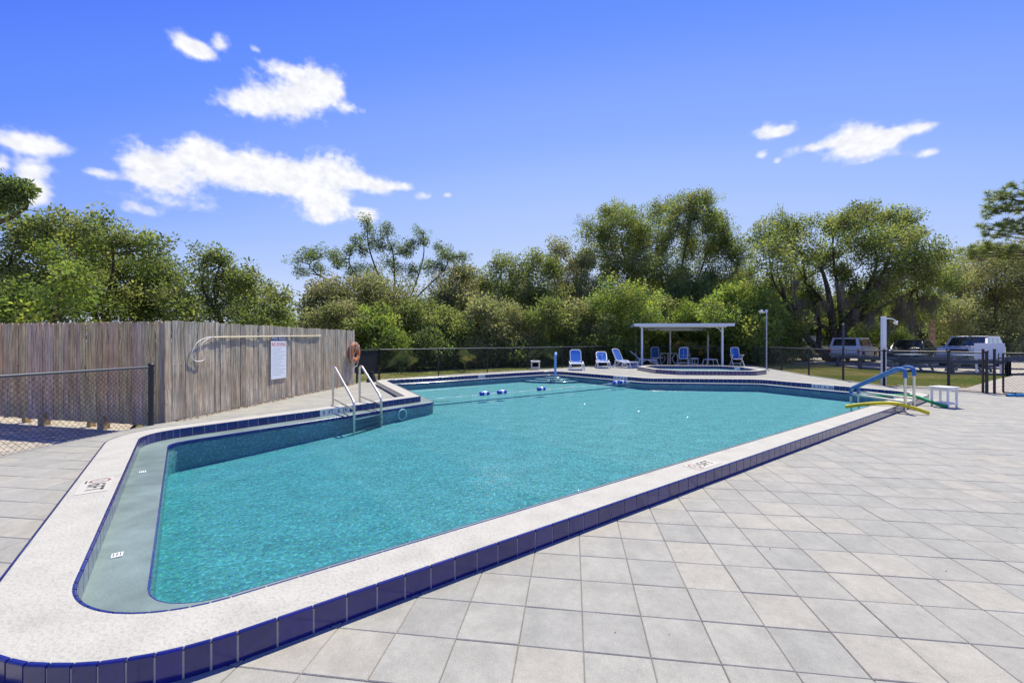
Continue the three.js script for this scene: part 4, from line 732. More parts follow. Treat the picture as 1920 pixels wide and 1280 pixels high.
// ------------------------------------------------------------------ poles, shower, signs beyond the fence
{
  const lp = thing('light_pole', 'slim grey light pole with two floodlights behind the spa', 'light pole', [13.42, 0, -22.95]);
  const galv = std({ color: rgb(0.46, 0.47, 0.48), roughness: 0.45, metalness: 0.4 });
  mesh('pole', cyl(0.036, 3.0, 0, 1.5, 0, 14, 0.032), galv, lp); mesh('crossarm', rod(V(-0.34, 2.93, 0), V(0.04, 2.98, 0), 0.02), galv, lp);
  for (const [x, a] of [[-0.30, 0.5], [-0.02, -0.3]]) { const f = mesh('floodlight', merge([new THREE.CylinderGeometry(0.075, 0.05, 0.16, 14).rotateX(1.1), cyl(0.03, 0.08, 0, -0.03, -0.06)]), M.whitePaint, lp); f.position.set(x, 3.02, 0); f.rotation.y = a; }
  const sh = thing('outdoor_shower', 'white square outdoor shower post with a curved arm and head', 'shower', [12.42, 0, -14.55]);
  mesh('post', rbox(0.115, 2.50, 0.115, 0, 1.02, 0, 0.012), M.white, sh); mesh('arm', tube([V(0.05, 2.20, 0), V(0.26, 2.20, 0), V(0.38, 2.15, 0), V(0.44, 2.10, 0)], 0.016, 8, 24), M.white, sh);
  mesh('shower_head', new THREE.ConeGeometry(0.075, 0.13, 16, 1).rotateZ(-0.75).translate(0.44, 2.09, 0), M.whitePaint, sh); mesh('valve', merge([cyl(0.03, 0.05, 0, 0, 0).rotateX(Math.PI / 2).translate(0, 1.2, 0.075), box(0.09, 0.015, 0.015, 0, 1.2, 0.10)]), M.steel, sh);
  const tp = thing('tall_post', 'tall thin dark post standing in the fence line before the lawn', 'post', [12.42, 0, -16.32]); mesh('shaft', cyl(0.033, 2.2, 0, 0.97, 0, 12), std({ color: rgb(0.035, 0.05, 0.065), roughness: 0.5 }), tp); mesh('cap', new THREE.SphereGeometry(0.04, 10, 8).translate(0, 2.08, 0), std({ color: rgb(0.30, 0.26, 0.2), roughness: 0.8 }), tp);
  const bd = thing('notice_board', 'blank white notice board beyond the gate posts', 'board', [21.6, 0, -19.7], -0.35); mesh('panel', rbox(1.05, 0.72, 0.04, 0, 1.0, 0, 0.006), M.white, bd); for (const x of [-0.42, 0.42]) mesh('leg', rbox(0.06, 1.0, 0.06, x, 0.45, -0.05, 0.006), M.whitePaint, bd);
  const pole = thing('wooden_pole', 'bare tan wooden pole rising into the oak foliage', 'pole', [32.8, 0, -34]); mesh('shaft', taper([V(0, -0.2, 0), V(0.03, 2, 0), V(0.02, 4.6, 0)], [0.22, 0.20, 0.18], 16, true), std({ color: rgb(0.85, 0.62, 0.44), map: T_wood, roughness: 0.95 }), pole);
  const bin = thing('black_bin', 'black tapered bin behind the ladder at the fence gap', 'bin', [-5.02, 0, -15.55]); mesh('body', new THREE.CylinderGeometry(0.07, 0.19, 0.36, 16).translate(0, 0.16, 0), M.black, bin); mesh('lid', cyl(0.085, 0.03, 0, 0.35, 0, 16), M.black, bin);
  const spig = thing('hose_spigot', 'rusty hose spigot on a short stake by the dark fence post', 'spigot', [-4.98, 0, -16.25]); const rust = std({ color: rgb(0.09, 0.055, 0.04), roughness: 0.85 }); mesh('stake', cyl(0.022, 0.5, 0, 0.22, 0), rust, spig); mesh('tap', merge([rod(V(-0.05, 0.46, 0), V(0.10, 0.44, 0.02), 0.02), cyl(0.045, 0.012, 0, 0.52, 0)]), rust, spig);
}
// timber barrier, picnic tables
{
  const slate = std({ color: rgb(0.075, 0.10, 0.125), map: T_blotch, roughness: 0.8 });
  const rail = (label, pts, h) => { const t = thing('timber_barrier', label, 'barrier', [0, 0, 0], 0, 'low slate grey timber barriers'); for (let i = 0; i < pts.length - 1; i++) { const a = pts[i], b = pts[i + 1]; mesh('beam', beam(W(a[0], h - 0.08, a[1]), W(b[0], h - 0.08, b[1]), 0.10, 0.17), slate, t); const n = Math.max(1, Math.round(Math.hypot(b[0] - a[0], b[1] - a[1]) / 2.3)); for (let k = i ? 1 : 0; k <= n; k++) { const p = mesh('post', rbox(0.14, h + 0.15, 0.14, 0, (h - 0.2) / 2, 0, 0.01), slate, t); p.position.set(lerp(a[0], b[0], k / n), 0, -lerp(a[1], b[1], k / n)); } mesh('kerb_board', beam(W(a[0], 0.03, a[1]), W(b[0], 0.03, b[1]), 0.07, 0.07), slate, t); } };
  rail('slate grey timber barrier on the lawn side of the pale slab', [[18.7, 23.4], [19.8, 19.6], [21.25, 18.65]], 0.62);
  rail('slate grey timber barrier between the pale slab and the parked vehicles', [[19.6, 26.2], [24.0, 22.6], [28.2, 20.9]], 0.60);
  rail('short slate grey timber barrier ending beside the concrete walk', [[21.25, 18.65], [22.4, 18.9], [26, 19.9]], 0.80);
  const wood = std({ color: rgb(0.20, 0.27, 0.32), map: T_blotch, roughness: 0.75 });
  const table = (label, x, d, turn) => {
    const t = thing('picnic_table', label, 'picnic table', [x, 0.02, -d], turn, 'picnic tables on the slab');
    for (let k = 0; k < 5; k++) mesh('top_plank', rbox(1.8, 0.04, 0.14, 0, 0.76, (k - 2) * 0.148, 0.006), wood, t);
    for (const z of [-0.68, -0.53, 0.53, 0.68]) mesh('bench_plank', rbox(1.8, 0.04, 0.14, 0, 0.45, z, 0.006), wood, t);
    for (const x0 of [-0.65, 0.65]) { for (const s of [-1, 1]) mesh('leg', beam(V(x0, 0.74, s * 0.22), V(x0, 0.0, s * 0.62), 0.045, 0.09), wood, t); mesh('bench_support', beam(V(x0, 0.40, -0.76), V(x0, 0.40, 0.76), 0.045, 0.09), wood, t); mesh('diagonal', beam(V(x0, 0.40, 0), V(0, 0.70, 0), 0.04, 0.07), wood, t); }
  };
  table('slate blue picnic table on the pale slab nearer the shower', 20.0, 21.8, 0.5); table('slate blue picnic table on the pale slab nearer the notice board', 21.9, 20.9, 0.5);
}

// ------------------------------------------------------------------ vehicles
{
  const glass = phys({ color: rgb(0.012, 0.018, 0.022), roughness: 0.05, metalness: 0.0, clearcoat: 1, clearcoatRoughness: 0.02 });
  const tyre = std({ color: rgb(0.012, 0.012, 0.013), roughness: 0.85 }), rimMat = std({ color: rgb(0.5, 0.5, 0.5), metalness: 0.8, roughness: 0.35 }), dark = std({ color: rgb(0.02, 0.02, 0.022), roughness: 0.6 }), lampW = phys({ color: rgb(0.75, 0.75, 0.72), roughness: 0.12, clearcoat: 1 }), amber = phys({ color: rgb(0.75, 0.30, 0.05), roughness: 0.15, clearcoat: 1 }), redLamp = phys({ color: rgb(0.38, 0.015, 0.012), roughness: 0.15, clearcoat: 1 });
  // quad panels from four points, with a little thickness along their normal
  const panel = (a, b, c, d, lift) => { const n = b.clone().sub(a).cross(d.clone().sub(a)).normalize().multiplyScalar(lift), g = new THREE.BufferGeometry(), p = [], A = [a, b, c, d], B = A.map((x) => x.clone().add(n)), F = (q, r, s, t) => [q, r, s, q, s, t].forEach((x) => p.push(x.x, x.y, x.z)); F(B[0], B[1], B[2], B[3]); F(A[3], A[2], A[1], A[0]); for (let i = 0; i < 4; i++) F(A[i], A[(i + 1) % 4], B[(i + 1) % 4], B[i]); g.setAttribute('position', new THREE.Float32BufferAttribute(p, 3)); g.computeVertexNormals(); return g; };
  // car along x, nose to +x; o: lengths and heights in metres
  function vehicle(name, label, category, x, d, turn, paint, o) {
    const t = thing(name, label, category, [x, 0.03, -d], turn, 'vehicles parked beyond the lawn'), { L, Wd, hood, belt, roof, w0, w1, r0, r1, tail, clear } = o, f = L / 2, half = Wd / 2;
    const side = [[-f, clear + 0.1], [-f + 0.05, clear], [o.ax0 - 0.45, clear], [o.ax0 - 0.40, clear + 0.25], [o.ax0 - 0.2, clear + 0.44], [o.ax0 + 0.2, clear + 0.44], [o.ax0 + 0.40, clear + 0.25], [o.ax0 + 0.45, clear], [o.ax1 - 0.45, clear], [o.ax1 - 0.40, clear + 0.25], [o.ax1 - 0.2, clear + 0.44], [o.ax1 + 0.2, clear + 0.44], [o.ax1 + 0.40, clear + 0.25], [o.ax1 + 0.45, clear], [f - 0.06, clear + 0.02], [f, clear + 0.14], [f - 0.02, hood - 0.16], [f - 0.14, hood - 0.03], [w0, belt], [tail, belt], [-f + 0.03, belt - 0.06]];
    mesh('body', extruded(side, Wd, 0.06), paint, t);
    // cabin: a tapered block; w0/r0 = foot and head of the windscreen, w1/r1 = of the rear window
    const k = o.tuck ?? 0.13, hb = half - 0.04, P = (px, py, pz) => V(px, py, pz), lo = [[w0, hb], [w1, hb], [w1, -hb], [w0, -hb]].map(([a, z]) => P(a, belt - 0.02, z)), hi = [[r0, hb - k], [r1, hb - k], [r1, -hb + k], [r0, -hb + k]].map(([a, z]) => P(a, roof - 0.03, z));
    const cab = []; const F = (a, b, c, e) => [a, b, c, a, c, e].forEach((q) => cab.push(q.x, q.y, q.z)); F(lo[0], lo[3], hi[3], hi[0]); F(lo[2], lo[1], hi[1], hi[2]); F(lo[1], lo[0], hi[0], hi[1]); F(lo[3], lo[2], hi[2], hi[3]); F(hi[0], hi[3], hi[2], hi[1]);
    const cg = new THREE.BufferGeometry(); cg.setAttribute('position', new THREE.Float32BufferAttribute(cab, 3)); cg.computeVertexNormals(); mesh('cabin', cg, o.cabinMat ?? paint, t);
    mesh('roof', rbox(Math.abs(r0 - r1) + 0.10, 0.055, (hb - k) * 2 + 0.06, (r0 + r1) / 2, roof - 0.025, 0, 0.025), o.roofMat ?? paint, t);
    const q = (A, B, u) => A.clone().lerp(B, u), face = (a, b, c, e, m0, m1, n0, n1) => panel(q(q(a, b, m0), q(e, c, m0), n0), q(q(a, b, m1), q(e, c, m1), n0), q(q(a, b, m1), q(e, c, m1), n1), q(q(a, b, m0), q(e, c, m0), n1), 0.008);
    mesh('windscreen', face(lo[0], lo[3], hi[3], hi[0], 0.06, 0.94, 0.07, 0.92), glass, t); mesh('rear_window', face(lo[2], lo[1], hi[1], hi[2], 0.10, 0.90, 0.14, 0.90), glass, t);
    for (const [u0, u1] of o.windows) { mesh('side_window', face(lo[1], lo[0], hi[0], hi[1], u0, u1, 0.12, 0.88), glass, t); mesh('side_window', face(lo[3], lo[2], hi[2], hi[3], 1 - u1, 1 - u0, 0.12, 0.88), glass, t); }
    for (const ax of [o.ax0, o.ax1]) for (const z of [-1, 1]) { const w = mesh('wheel', new THREE.CylinderGeometry(0.345, 0.345, 0.22, 26).rotateX(Math.PI / 2), tyre, t); w.position.set(ax, 0.345, z * (half - 0.13)); mesh('rim', new THREE.CylinderGeometry(0.20, 0.22, 0.02, 18).rotateX(Math.PI / 2).translate(0, 0, z * 0.112), rimMat, w); }
    for (const z of [-1, 1]) { mesh('headlight', rbox(0.06, 0.15, 0.34, f - 0.025, hood - 0.20, z * (half - 0.26), 0.02), lampW, t); mesh('turn_signal', rbox(0.07, 0.15, 0.10, f - 0.045, hood - 0.20, z * (half - 0.07), 0.02), amber, t); mesh('tail_light', rbox(0.05, 0.30, 0.12, -f + 0.01, belt - 0.28, z * (half - 0.09), 0.02), redLamp, t); mesh('mirror', rbox(0.12, 0.13, 0.19, w0 - 0.16, belt + 0.08, z * (half + 0.07), 0.04), o.mirror ?? dark, t); mesh('door_handle', rbox(0.14, 0.03, 0.02, (w0 + w1) / 2 + 0.1, belt - 0.13, z * (half + 0.006), 0.006), dark, t); }
    mesh('grille', rbox(0.04, 0.16, Wd - 0.95, f - 0.01, hood - 0.21, 0, 0.02), dark, t); mesh('front_bumper', rbox(0.16, 0.20, Wd - 0.04, f + 0.01, clear + 0.20, 0, 0.05), o.bumper ?? dark, t); mesh('rear_bumper', rbox(0.16, 0.20, Wd - 0.04, -f - 0.01, clear + 0.20, 0, 0.05), o.bumper ?? dark, t);
    return t;
  }
  const whiteCar = phys({ color: rgb(0.74, 0.74, 0.74), roughness: 0.25, clearcoat: 1, clearcoatRoughness: 0.08 }), silver = phys({ color: rgb(0.58, 0.55, 0.50), roughness: 0.35, metalness: 0.1, clearcoat: 1, clearcoatRoughness: 0.08 }), navy = phys({ color: rgb(0.014, 0.02, 0.035), roughness: 0.25, clearcoat: 1, clearcoatRoughness: 0.05 }), blackCar = phys({ color: rgb(0.012, 0.012, 0.014), roughness: 0.3, clearcoat: 1, clearcoatRoughness: 0.08 });
  vehicle('parked_suv', 'white station wagon type SUV seen from its rear corner beyond the lawn', 'car', 24.2, 30.8, 0.66, whiteCar, { L: 4.5, Wd: 1.78, hood: 1.02, belt: 1.06, roof: 1.66, w0: 0.85, r0: 0.45, w1: -2.16, r1: -1.95, tail: -2.2, clear: 0.32, ax0: -1.35, ax1: 1.45, windows: [[0.04, 0.30], [0.34, 0.66], [0.70, 0.93]], bumper: std({ color: rgb(0.38, 0.34, 0.30), roughness: 0.6 }) });
  vehicle('parked_suv', 'silver SUV facing the pool behind the picnic tables', 'car', 27.1, 25.7, -2.62, silver, { L: 4.6, Wd: 1.86, hood: 1.12, belt: 1.14, roof: 1.72, w0: 0.95, r0: 0.35, w1: -2.15, r1: -1.85, tail: -2.2, clear: 0.36, ax0: -1.4, ax1: 1.5, windows: [[0.05, 0.30], [0.34, 0.64], [0.68, 0.92]], bumper: std({ color: rgb(0.30, 0.29, 0.28), roughness: 0.6 }) });
  vehicle('parked_car', 'dark blue car with a wide windscreen between the two light coloured SUVs', 'car', 26.9, 29.4, -2.52, navy, { L: 4.4, Wd: 1.78, hood: 0.98, belt: 1.0, roof: 1.52, w0: 0.95, r0: 0.25, w1: -1.95, r1: -1.35, tail: -2.1, clear: 0.26, ax0: -1.35, ax1: 1.4, windows: [[0.06, 0.44], [0.50, 0.92]] });
  vehicle('parked_jeep', 'black boxy off-road vehicle parked under the leaning oak limb', 'car', 21.9, 32.6, 0.5, blackCar, { L: 4.0, Wd: 1.8, hood: 1.12, belt: 1.16, roof: 1.80, w0: 0.55, r0: 0.40, w1: -1.95, r1: -1.9, tail: -1.98, clear: 0.42, ax0: -1.2, ax1: 1.3, tuck: 0.05, windows: [[0.04, 0.34], [0.38, 0.64], [0.68, 0.95]] });
}

// ------------------------------------------------------------------ foliage
const bark = std({ color: rgb(0.17, 0.135, 0.105), roughness: 0.98, map: texture(256, (u, v) => { const c = 0.66 + tileNoise(u, v, 9, 2.5, 4) * 0.9 + (Math.abs(Math.sin(u * 40 + tileNoise(u, v, 5, 1.2, 3) * 9)) - 0.5) * 0.3; return [c, c * 0.97, c * 0.93]; }), bumpMap: texture(256, (u, v) => { const c = 0.5 + tileNoise(u, v, 14, 6.5, 4) * 0.9; return [c, c, c]; }, { srgb: false }), bumpScale: 0.02 });
for (const k of ['map', 'bumpMap']) { bark[k].repeat.set(1.6, 0.9); }
const paleBark = bark.clone(); paleBark.color = rgb(0.30, 0.27, 0.23);
function leafCluster(n, len, wide, seed, up = 0.5, spreadR = 1) {   // a loose spray of folded leaves in a unit ball
  reseed(seed); const pos = [], nor = [], idx = [];
  for (let k = 0; k < n; k++) {
    let p; do { p = V(rr(-1, 1), rr(-1, 1), rr(-1, 1)); } while (p.length() > 1); p.multiplyScalar(spreadR);
    const dir = p.clone().add(V(rr(-1, 1), rr(-0.8, 0.8), rr(-1, 1)).multiplyScalar(0.8)).normalize(), n0 = V(rr(-1, 1), rr(-0.4, 1) + up, rr(-1, 1)).normalize(), side = dir.clone().cross(n0).normalize(), n1 = side.clone().cross(dir).normalize();
    const l = len * rr(0.7, 1.25), w = wide * rr(0.7, 1.2), fold = w * 0.25, a = p, b = p.clone().addScaledVector(dir, l), m = p.clone().addScaledVector(dir, l * 0.45), c = m.clone().addScaledVector(side, w / 2).addScaledVector(n1, fold), e = m.clone().addScaledVector(side, -w / 2).addScaledVector(n1, fold), o = pos.length / 3;
    for (const q of [a, c, b, e]) pos.push(q.x, q.y, q.z); const s1 = n1.clone().addScaledVector(side, -0.4).normalize(), s2 = n1.clone().addScaledVector(side, 0.4).normalize();
    for (const q of [n1, s1, n1, s2]) nor.push(q.x, q.y, q.z); idx.push(o, o + 1, o + 2, o, o + 2, o + 3);
  }
  const g = new THREE.BufferGeometry(); g.setAttribute('position', new THREE.Float32BufferAttribute(pos, 3)); g.setAttribute('normal', new THREE.Float32BufferAttribute(nor, 3)); g.setIndex(idx); return g;
}
const clusters = { oak: [1, 2, 3].map((k) => leafCluster(34, 0.40, 0.22, 100 + k, 0.25)), broad: [1, 2].map((k) => leafCluster(30, 0.48, 0.30, 200 + k, 0.3)), fine: [1, 2].map((k) => leafCluster(84, 0.24, 0.10, 300 + k, 0.4)) };
const leafMat = phys({ color: 0xffffff, roughness: 1, transmission: 0.62, thickness: 0, side: THREE.DoubleSide, specularIntensity: 0.5 });
const palettes = {   // leaf colours of each kind of tree
  oak: [[0.224, 0.277, 0.053], [0.266, 0.313, 0.059], [0.177, 0.230, 0.047], [0.319, 0.330, 0.083]],
  olive: [[0.301, 0.319, 0.094], [0.354, 0.354, 0.118], [0.254, 0.283, 0.083], [0.378, 0.342, 0.147]],
  bright: [[0.225, 0.325, 0.045], [0.270, 0.350, 0.050], [0.190, 0.285, 0.042], [0.330, 0.370, 0.055]],
  deep: [[0.165, 0.236, 0.047], [0.201, 0.266, 0.053], [0.136, 0.195, 0.042], [0.271, 0.313, 0.066]],
};
const at = (px, py, d) => V(((px - 960) / 817) * d, 1.44 + ((640 - py) / 817) * d, -d);   // a sighting at a known distance -> a point
const box3 = new THREE.Object3D();
// o: base [x, d], lobes [[px, py, rpx], ...] sighted at distance d; kind = palette; leaf = cluster set
function tree(name, label, category, d, o, group) {
  reseed(o.seed); const base = o.base ?? [o.lobes[0][0], d], bx = ((base[0] - 960) / 817) * base[1], t = thing(name, label, category, [bx, -0.1, -base[1]], 0, group), here = (p) => p.clone().sub(t.position);
  const lobes = o.lobes.map(([px, py, r, dd = null]) => ({ c: at(px, py, d + (dd ?? rr(-1, 1) * (o.deep ?? 1.4))), r: (r * d) / 817 })), wood = [], items = [], pal = palettes[o.kind ?? 'oak'];
  let mean = V(0, 0, 0); lobes.forEach((l) => mean.add(l.c)); mean.multiplyScalar(1 / lobes.length);
  const lowest = Math.min(...lobes.map((l) => l.c.y - l.r)), fork = V(lerp(bx, mean.x, 0.35) + rr(-0.3, 0.3), Math.max(0.5, o.fork ?? Math.min(lowest * 0.7 + 0.4, mean.y * 0.55)), lerp(-base[1], mean.z, 0.4)), R = o.trunk ?? 0.16;
  if (o.trunk !== 0) {
    const foot = V(bx, -0.15, -base[1]), bow = V(rr(-0.2, 0.2), 0, rr(-0.2, 0.2)), pts = [0, 0.15, 0.35, 0.6, 0.8, 1].map((u) => foot.clone().lerp(fork, u).add(bow.clone().multiplyScalar(Math.sin(u * Math.PI)))).map(here);
    mesh('trunk', taper(pts, [R * 1.45, R * 1.1, R, R * 0.93, R * 0.88, R * 0.82], 10), o.bark ?? bark, t);
    // a few leaders fork from the trunk; each lobe hangs on the leader that passes it best
    const nl = clamp(Math.round(lobes.length / 3.2), 1, 6), leaders = [], order = [...lobes].sort((p, q) => p.c.x - q.c.x);
    for (let k = 0; k < nl; k++) {
      const own = order.slice(Math.floor((k * order.length) / nl), Math.floor(((k + 1) * order.length) / nl)), top = own.reduce((p, q) => (q.c.y > p.c.y ? q : p)), av = own.reduce((p, q) => p.add(q.c), V(0, 0, 0)).multiplyScalar(1 / own.length);
      const start = fork.clone().lerp(V(bx, 0, -base[1]), rr(0, 0.35)), m1 = start.clone().lerp(av, 0.45).add(V(rr(-0.35, 0.35), rr(-0.35, 0.1), rr(-0.5, 0.5))), m2 = av.clone().add(V(rr(-0.3, 0.3), -0.25, rr(-0.3, 0.3)));
      const cv = new THREE.CatmullRomCurve3([start, m1, m2, top.c].map(here)), ps = cv.getPoints(14), r0 = R * rr(0.45, 0.68); leaders.push([cv, own]);
      wood.push(taper(ps, ps.map((_, i) => lerp(r0, 0.02, Math.pow(i / 14, 0.8))), 7));
    }
    for (const [cv, own] of leaders) for (const l of own) {
      const end = here(l.c); let best = 0.5, bd = 1e9; for (let u = 0.3; u <= 0.95; u += 0.05) { const q = cv.getPoint(u), dq = q.distanceTo(end) + (q.y > end.y ? 1.2 : 0); if (dq < bd) { bd = dq; best = u; } }
      const s0 = cv.getPoint(best), c2 = new THREE.CatmullRomCurve3([s0, s0.clone().lerp(end, 0.5).add(V(rr(-0.3, 0.3), rr(-0.25, 0.15), rr(-0.3, 0.3)).multiplyScalar(Math.min(1, bd))), end]), ps = c2.getPoints(6), r0 = R * lerp(0.34, 0.14, best);
      wood.push(taper(ps, ps.map((_, i) => lerp(r0, 0.014, i / 6)), 6));
      for (let k = 0; k < 5; k++) { const q = c2.getPoint(rr(0.45, 1)), e = end.clone().add(V(rr(-1, 1), rr(-0.5, 1), rr(-1, 1)).normalize().multiplyScalar(l.r * rr(0.55, 0.95))), mm = q.clone().lerp(e, 0.5).add(V(rr(-0.15, 0.15), rr(-0.05, 0.2), rr(-0.15, 0.15))); wood.push(taper([q, mm, e], [0.024, 0.014, 0.005], 4)); }
    }
    mesh('limbs', merge(wood), o.bark ?? bark, t);
  }
  const size = 1.12 * (o.leafSize ?? (d < 20 ? 0.30 : 0.38));
  for (const l of lobes) {
    const sub = []; const ns = o.subs ?? 10; for (let k = 0; k < ns; k++) { const v = V(rr(-1, 1), rr(-0.7, 0.9), rr(-1, 1)); v.normalize().multiplyScalar(l.r * rr(0.3, 1.02) * (o.spread ?? 1)); v.x *= 1.12; v.y *= 0.85; sub.push([l.c.clone().add(v), l.r * rr(0.25, 0.62), rr(0.75, 1.22), pick(pal)]); }
    const count = Math.round((o.density ?? 1) * (group === SIDE ? 1.25 : 1.35) * (14 + 46 * Math.pow(l.r, 2)) * 0.72 * (d < 20 ? 1.25 : 1));
    for (let k = 0; k < count; k++) {
      const where = rnd(), [c, r, tone, col] = where < 0.62 ? sub[Math.floor(rnd() * ns)] : [l.c, l.r * (where > 0.93 ? 1.28 : 1.02), 1, pick(pal)];
      const v = V(rr(-1, 1), rr(-1, 1), rr(-1, 1)).normalize().multiplyScalar(r * Math.pow(rnd(), 0.42)); v.y *= 0.86; const p = c.clone().add(v); if (p.y < 0.1) p.y = rr(0.05, 0.35);
      box3.position.copy(here(p)); box3.rotation.set(rr(-0.5, 0.5), rr(0, 6.28), rr(-0.5, 0.5)); box3.scale.setScalar(size * rr(0.5, 1.2)); box3.updateMatrix();
      const b = tone * rr(0.70, 1.34), cc = rnd() < 0.3 ? pick(pal) : col; items.push([box3.matrix.clone(), rgb(cc[0] * b, cc[1] * b, cc[2] * b)]);
    }
  }
  const set = clusters[o.leaf ?? 'oak']; instanced('crown', set[o.seed % set.length], leafMat, items, t);
  return t;
}
const WOODS = 'trees behind the long fence', SIDE = 'trees behind the board fences', RIGHT = 'trees around the parking area';
tree('oak_tree', 'broad oak behind the far end of the brown board fence', 'tree', 15.5, { seed: 11, base: [40, 16.5], trunk: 0.2, kind: 'oak', lobes: [[30, 445, 58], [85, 435, 50], [15, 530, 66], [100, 520, 62], [40, 590, 60], [-40, 480, 60], [-30, 570, 60], [120, 585, 50], [-90, 520, 70]] }, SIDE);
tree('oak_tree', 'dense round-topped oak rising highest behind the board fence corner', 'tree', 17.5, { seed: 12, base: [190, 18.5], trunk: 0.2, kind: 'oak', lobes: [[165, 432, 44], [210, 445, 42], [175, 495, 58], [245, 505, 58], [270, 470, 36], [140, 560, 58], [220, 570, 58], [150, 470, 40], [130, 440, 30]] }, SIDE);
tree('oak_tree', 'yellow-green tree filling the gap between two darker oaks behind the board fence', 'tree', 14.5, { seed: 13, base: [120, 15.2], trunk: 0.12, kind: 'bright', lobes: [[115, 480, 36], [60, 560, 40], [20, 570, 36], [110, 555, 42], [140, 520, 32], [-20, 600, 40]], density: 0.8 }, SIDE);
tree('oak_tree', 'low shadowy oak behind the corner of the two board fences', 'tree', 19.5, { seed: 14, base: [300, 20.5], trunk: 0.16, kind: 'deep', lobes: [[290, 505, 38], [270, 555, 58], [325, 560, 52], [310, 520, 40], [230, 590, 50], [300, 590, 50]] }, SIDE);
tree('oak_tree', 'spreading oak with a ragged tip above the rescue pole', 'tree', 18.2, { seed: 15, base: [420, 19.5], trunk: 0.16, kind: 'oak', lobes: [[388, 480, 22], [415, 487, 16], [385, 525, 42], [430, 520, 36], [395, 575, 52], [450, 565, 44], [480, 545, 34], [500, 580, 38], [350, 575, 44], [520, 560, 18], [470, 520, 18], [525, 585, 20], [460, 600, 40]] }, SIDE);
tree('thicket_shrub', 'sunlit yellow-green bush low in the gap between the trees', 'shrub', 31, { seed: 16, trunk: 0.06, kind: 'bright', lobes: [[545, 606, 16], [530, 615, 18], [560, 615, 20], [505, 612, 18]], leafSize: 0.4 }, SIDE);
tree('oak_tree', 'tall oak outside the deck whose leafy branch hangs against the white cloud', 'tree', 12, { seed: 17, base: [-260, 13], trunk: 0.22, kind: 'deep', deep: 0.3, fork: 4.2, density: 1.1, leafSize: 0.26, lobes: [[6, 352, 17], [26, 352, 11], [38, 356, 6], [12, 374, 11], [-14, 380, 20], [-60, 400, 40], [-120, 380, 60], [-200, 360, 80], [-260, 330, 80]] }, SIDE);

tree('oak_tree', 'rounded oak over the end of the grey board fence', 'tree', 25.5, { seed: 21, base: [630, 26.5], trunk: 0.16, kind: 'olive', lobes: [[620, 580, 52], [592, 585, 38], [645, 545, 40], [600, 635, 46], [650, 640, 52], [575, 620, 26], [680, 600, 40], [600, 550, 22]] }, WOODS);
tree('sparse_oak', 'sparse old oak with bare crooked limbs standing above the thicket', 'tree', 30.5, { seed: 22, base: [745, 31], trunk: 0.2, kind: 'deep', fork: 3.4, deep: 0.6, density: 0.95, leafSize: 0.27, subs: 6, spread: 1.5, lobes: [[558, 488, 13], [580, 478, 16], [604, 476, 15], [622, 482, 14], [600, 505, 14], [640, 490, 15], [566, 512, 10], [668, 452, 12], [676, 468, 14], [656, 470, 10], [688, 415, 11], [695, 432, 13], [706, 450, 14], [722, 436, 14], [716, 465, 10], [748, 462, 17], [765, 470, 15], [772, 455, 10], [792, 436, 11], [790, 452, 8], [826, 465, 10], [834, 478, 9], [850, 484, 15], [866, 482, 8], [810, 500, 16], [740, 500, 22], [700, 505, 18], [660, 512, 22], [780, 508, 20], [830, 505, 18]] }, WOODS);
tree('oak_tree', 'olive oak in the thicket left of the sparse old oak trunk', 'tree', 28, { seed: 23, base: [715, 29], trunk: 0.16, kind: 'olive', lobes: [[720, 565, 56], [680, 605, 50], [760, 595, 56], [720, 640, 56], [695, 545, 34], [660, 660, 40], [770, 650, 46]] }, WOODS);
tree('oak_tree', 'broad olive-green oak behind the float line', 'tree', 30, { seed: 24, base: [850, 31], trunk: 0.17, kind: 'olive', lobes: [[830, 540, 46], [880, 540, 46], [850, 590, 58], [905, 600, 58], [805, 600, 46], [860, 650, 50], [920, 650, 46], [870, 510, 22]] }, WOODS);
tree('oak_tree', 'oak with feathery tips behind the upright foam covered rail', 'tree', 32, { seed: 25, base: [970, 33], trunk: 0.18, kind: 'oak', lobes: [[940, 500, 26], [930, 535, 46], [985, 520, 46], [960, 580, 58], [1005, 600, 58], [1020, 560, 42], [1035, 500, 26], [980, 645, 50], [1000, 485, 18], [1030, 640, 46]] }, WOODS);
tree('oak_tree', 'pale olive oak stepping up towards the tallest tree', 'tree', 34, { seed: 26, base: [1075, 35], trunk: 0.2, kind: 'olive', lobes: [[1050, 470, 24], [1065, 515, 46], [1100, 555, 52], [1080, 610, 58], [1130, 600, 46], [1050, 645, 46], [1090, 490, 28], [1040, 560, 36]] }, WOODS);
tree('tall_oak', 'tallest oak of the thicket with an airy crown above the shelter', 'tree', 38, { seed: 27, base: [1250, 39], trunk: 0.28, kind: 'oak', deep: 2.2, density: 0.95, lobes: [[1150, 405, 32], [1120, 435, 34], [1185, 420, 40], [1165, 460, 44], [1240, 400, 34], [1285, 385, 30], [1312, 380, 26], [1315, 410, 36], [1345, 430, 34], [1210, 460, 52], [1270, 445, 54], [1330, 475, 52], [1370, 460, 34], [1385, 485, 22], [1160, 505, 52], [1230, 525, 60], [1300, 540, 58], [1355, 535, 46], [1110, 480, 30], [1395, 510, 24]] }, WOODS);
tree('round_tree', 'rounded yellow-green tree left of the shelter roof', 'tree', 28.5, { seed: 28, base: [1165, 29.5], trunk: 0.12, kind: 'bright', lobes: [[1150, 560, 46], [1190, 570, 42], [1130, 605, 46], [1205, 620, 44], [1160, 640, 46], [1110, 640, 36], [1215, 590, 26]], density: 0.95 }, WOODS);
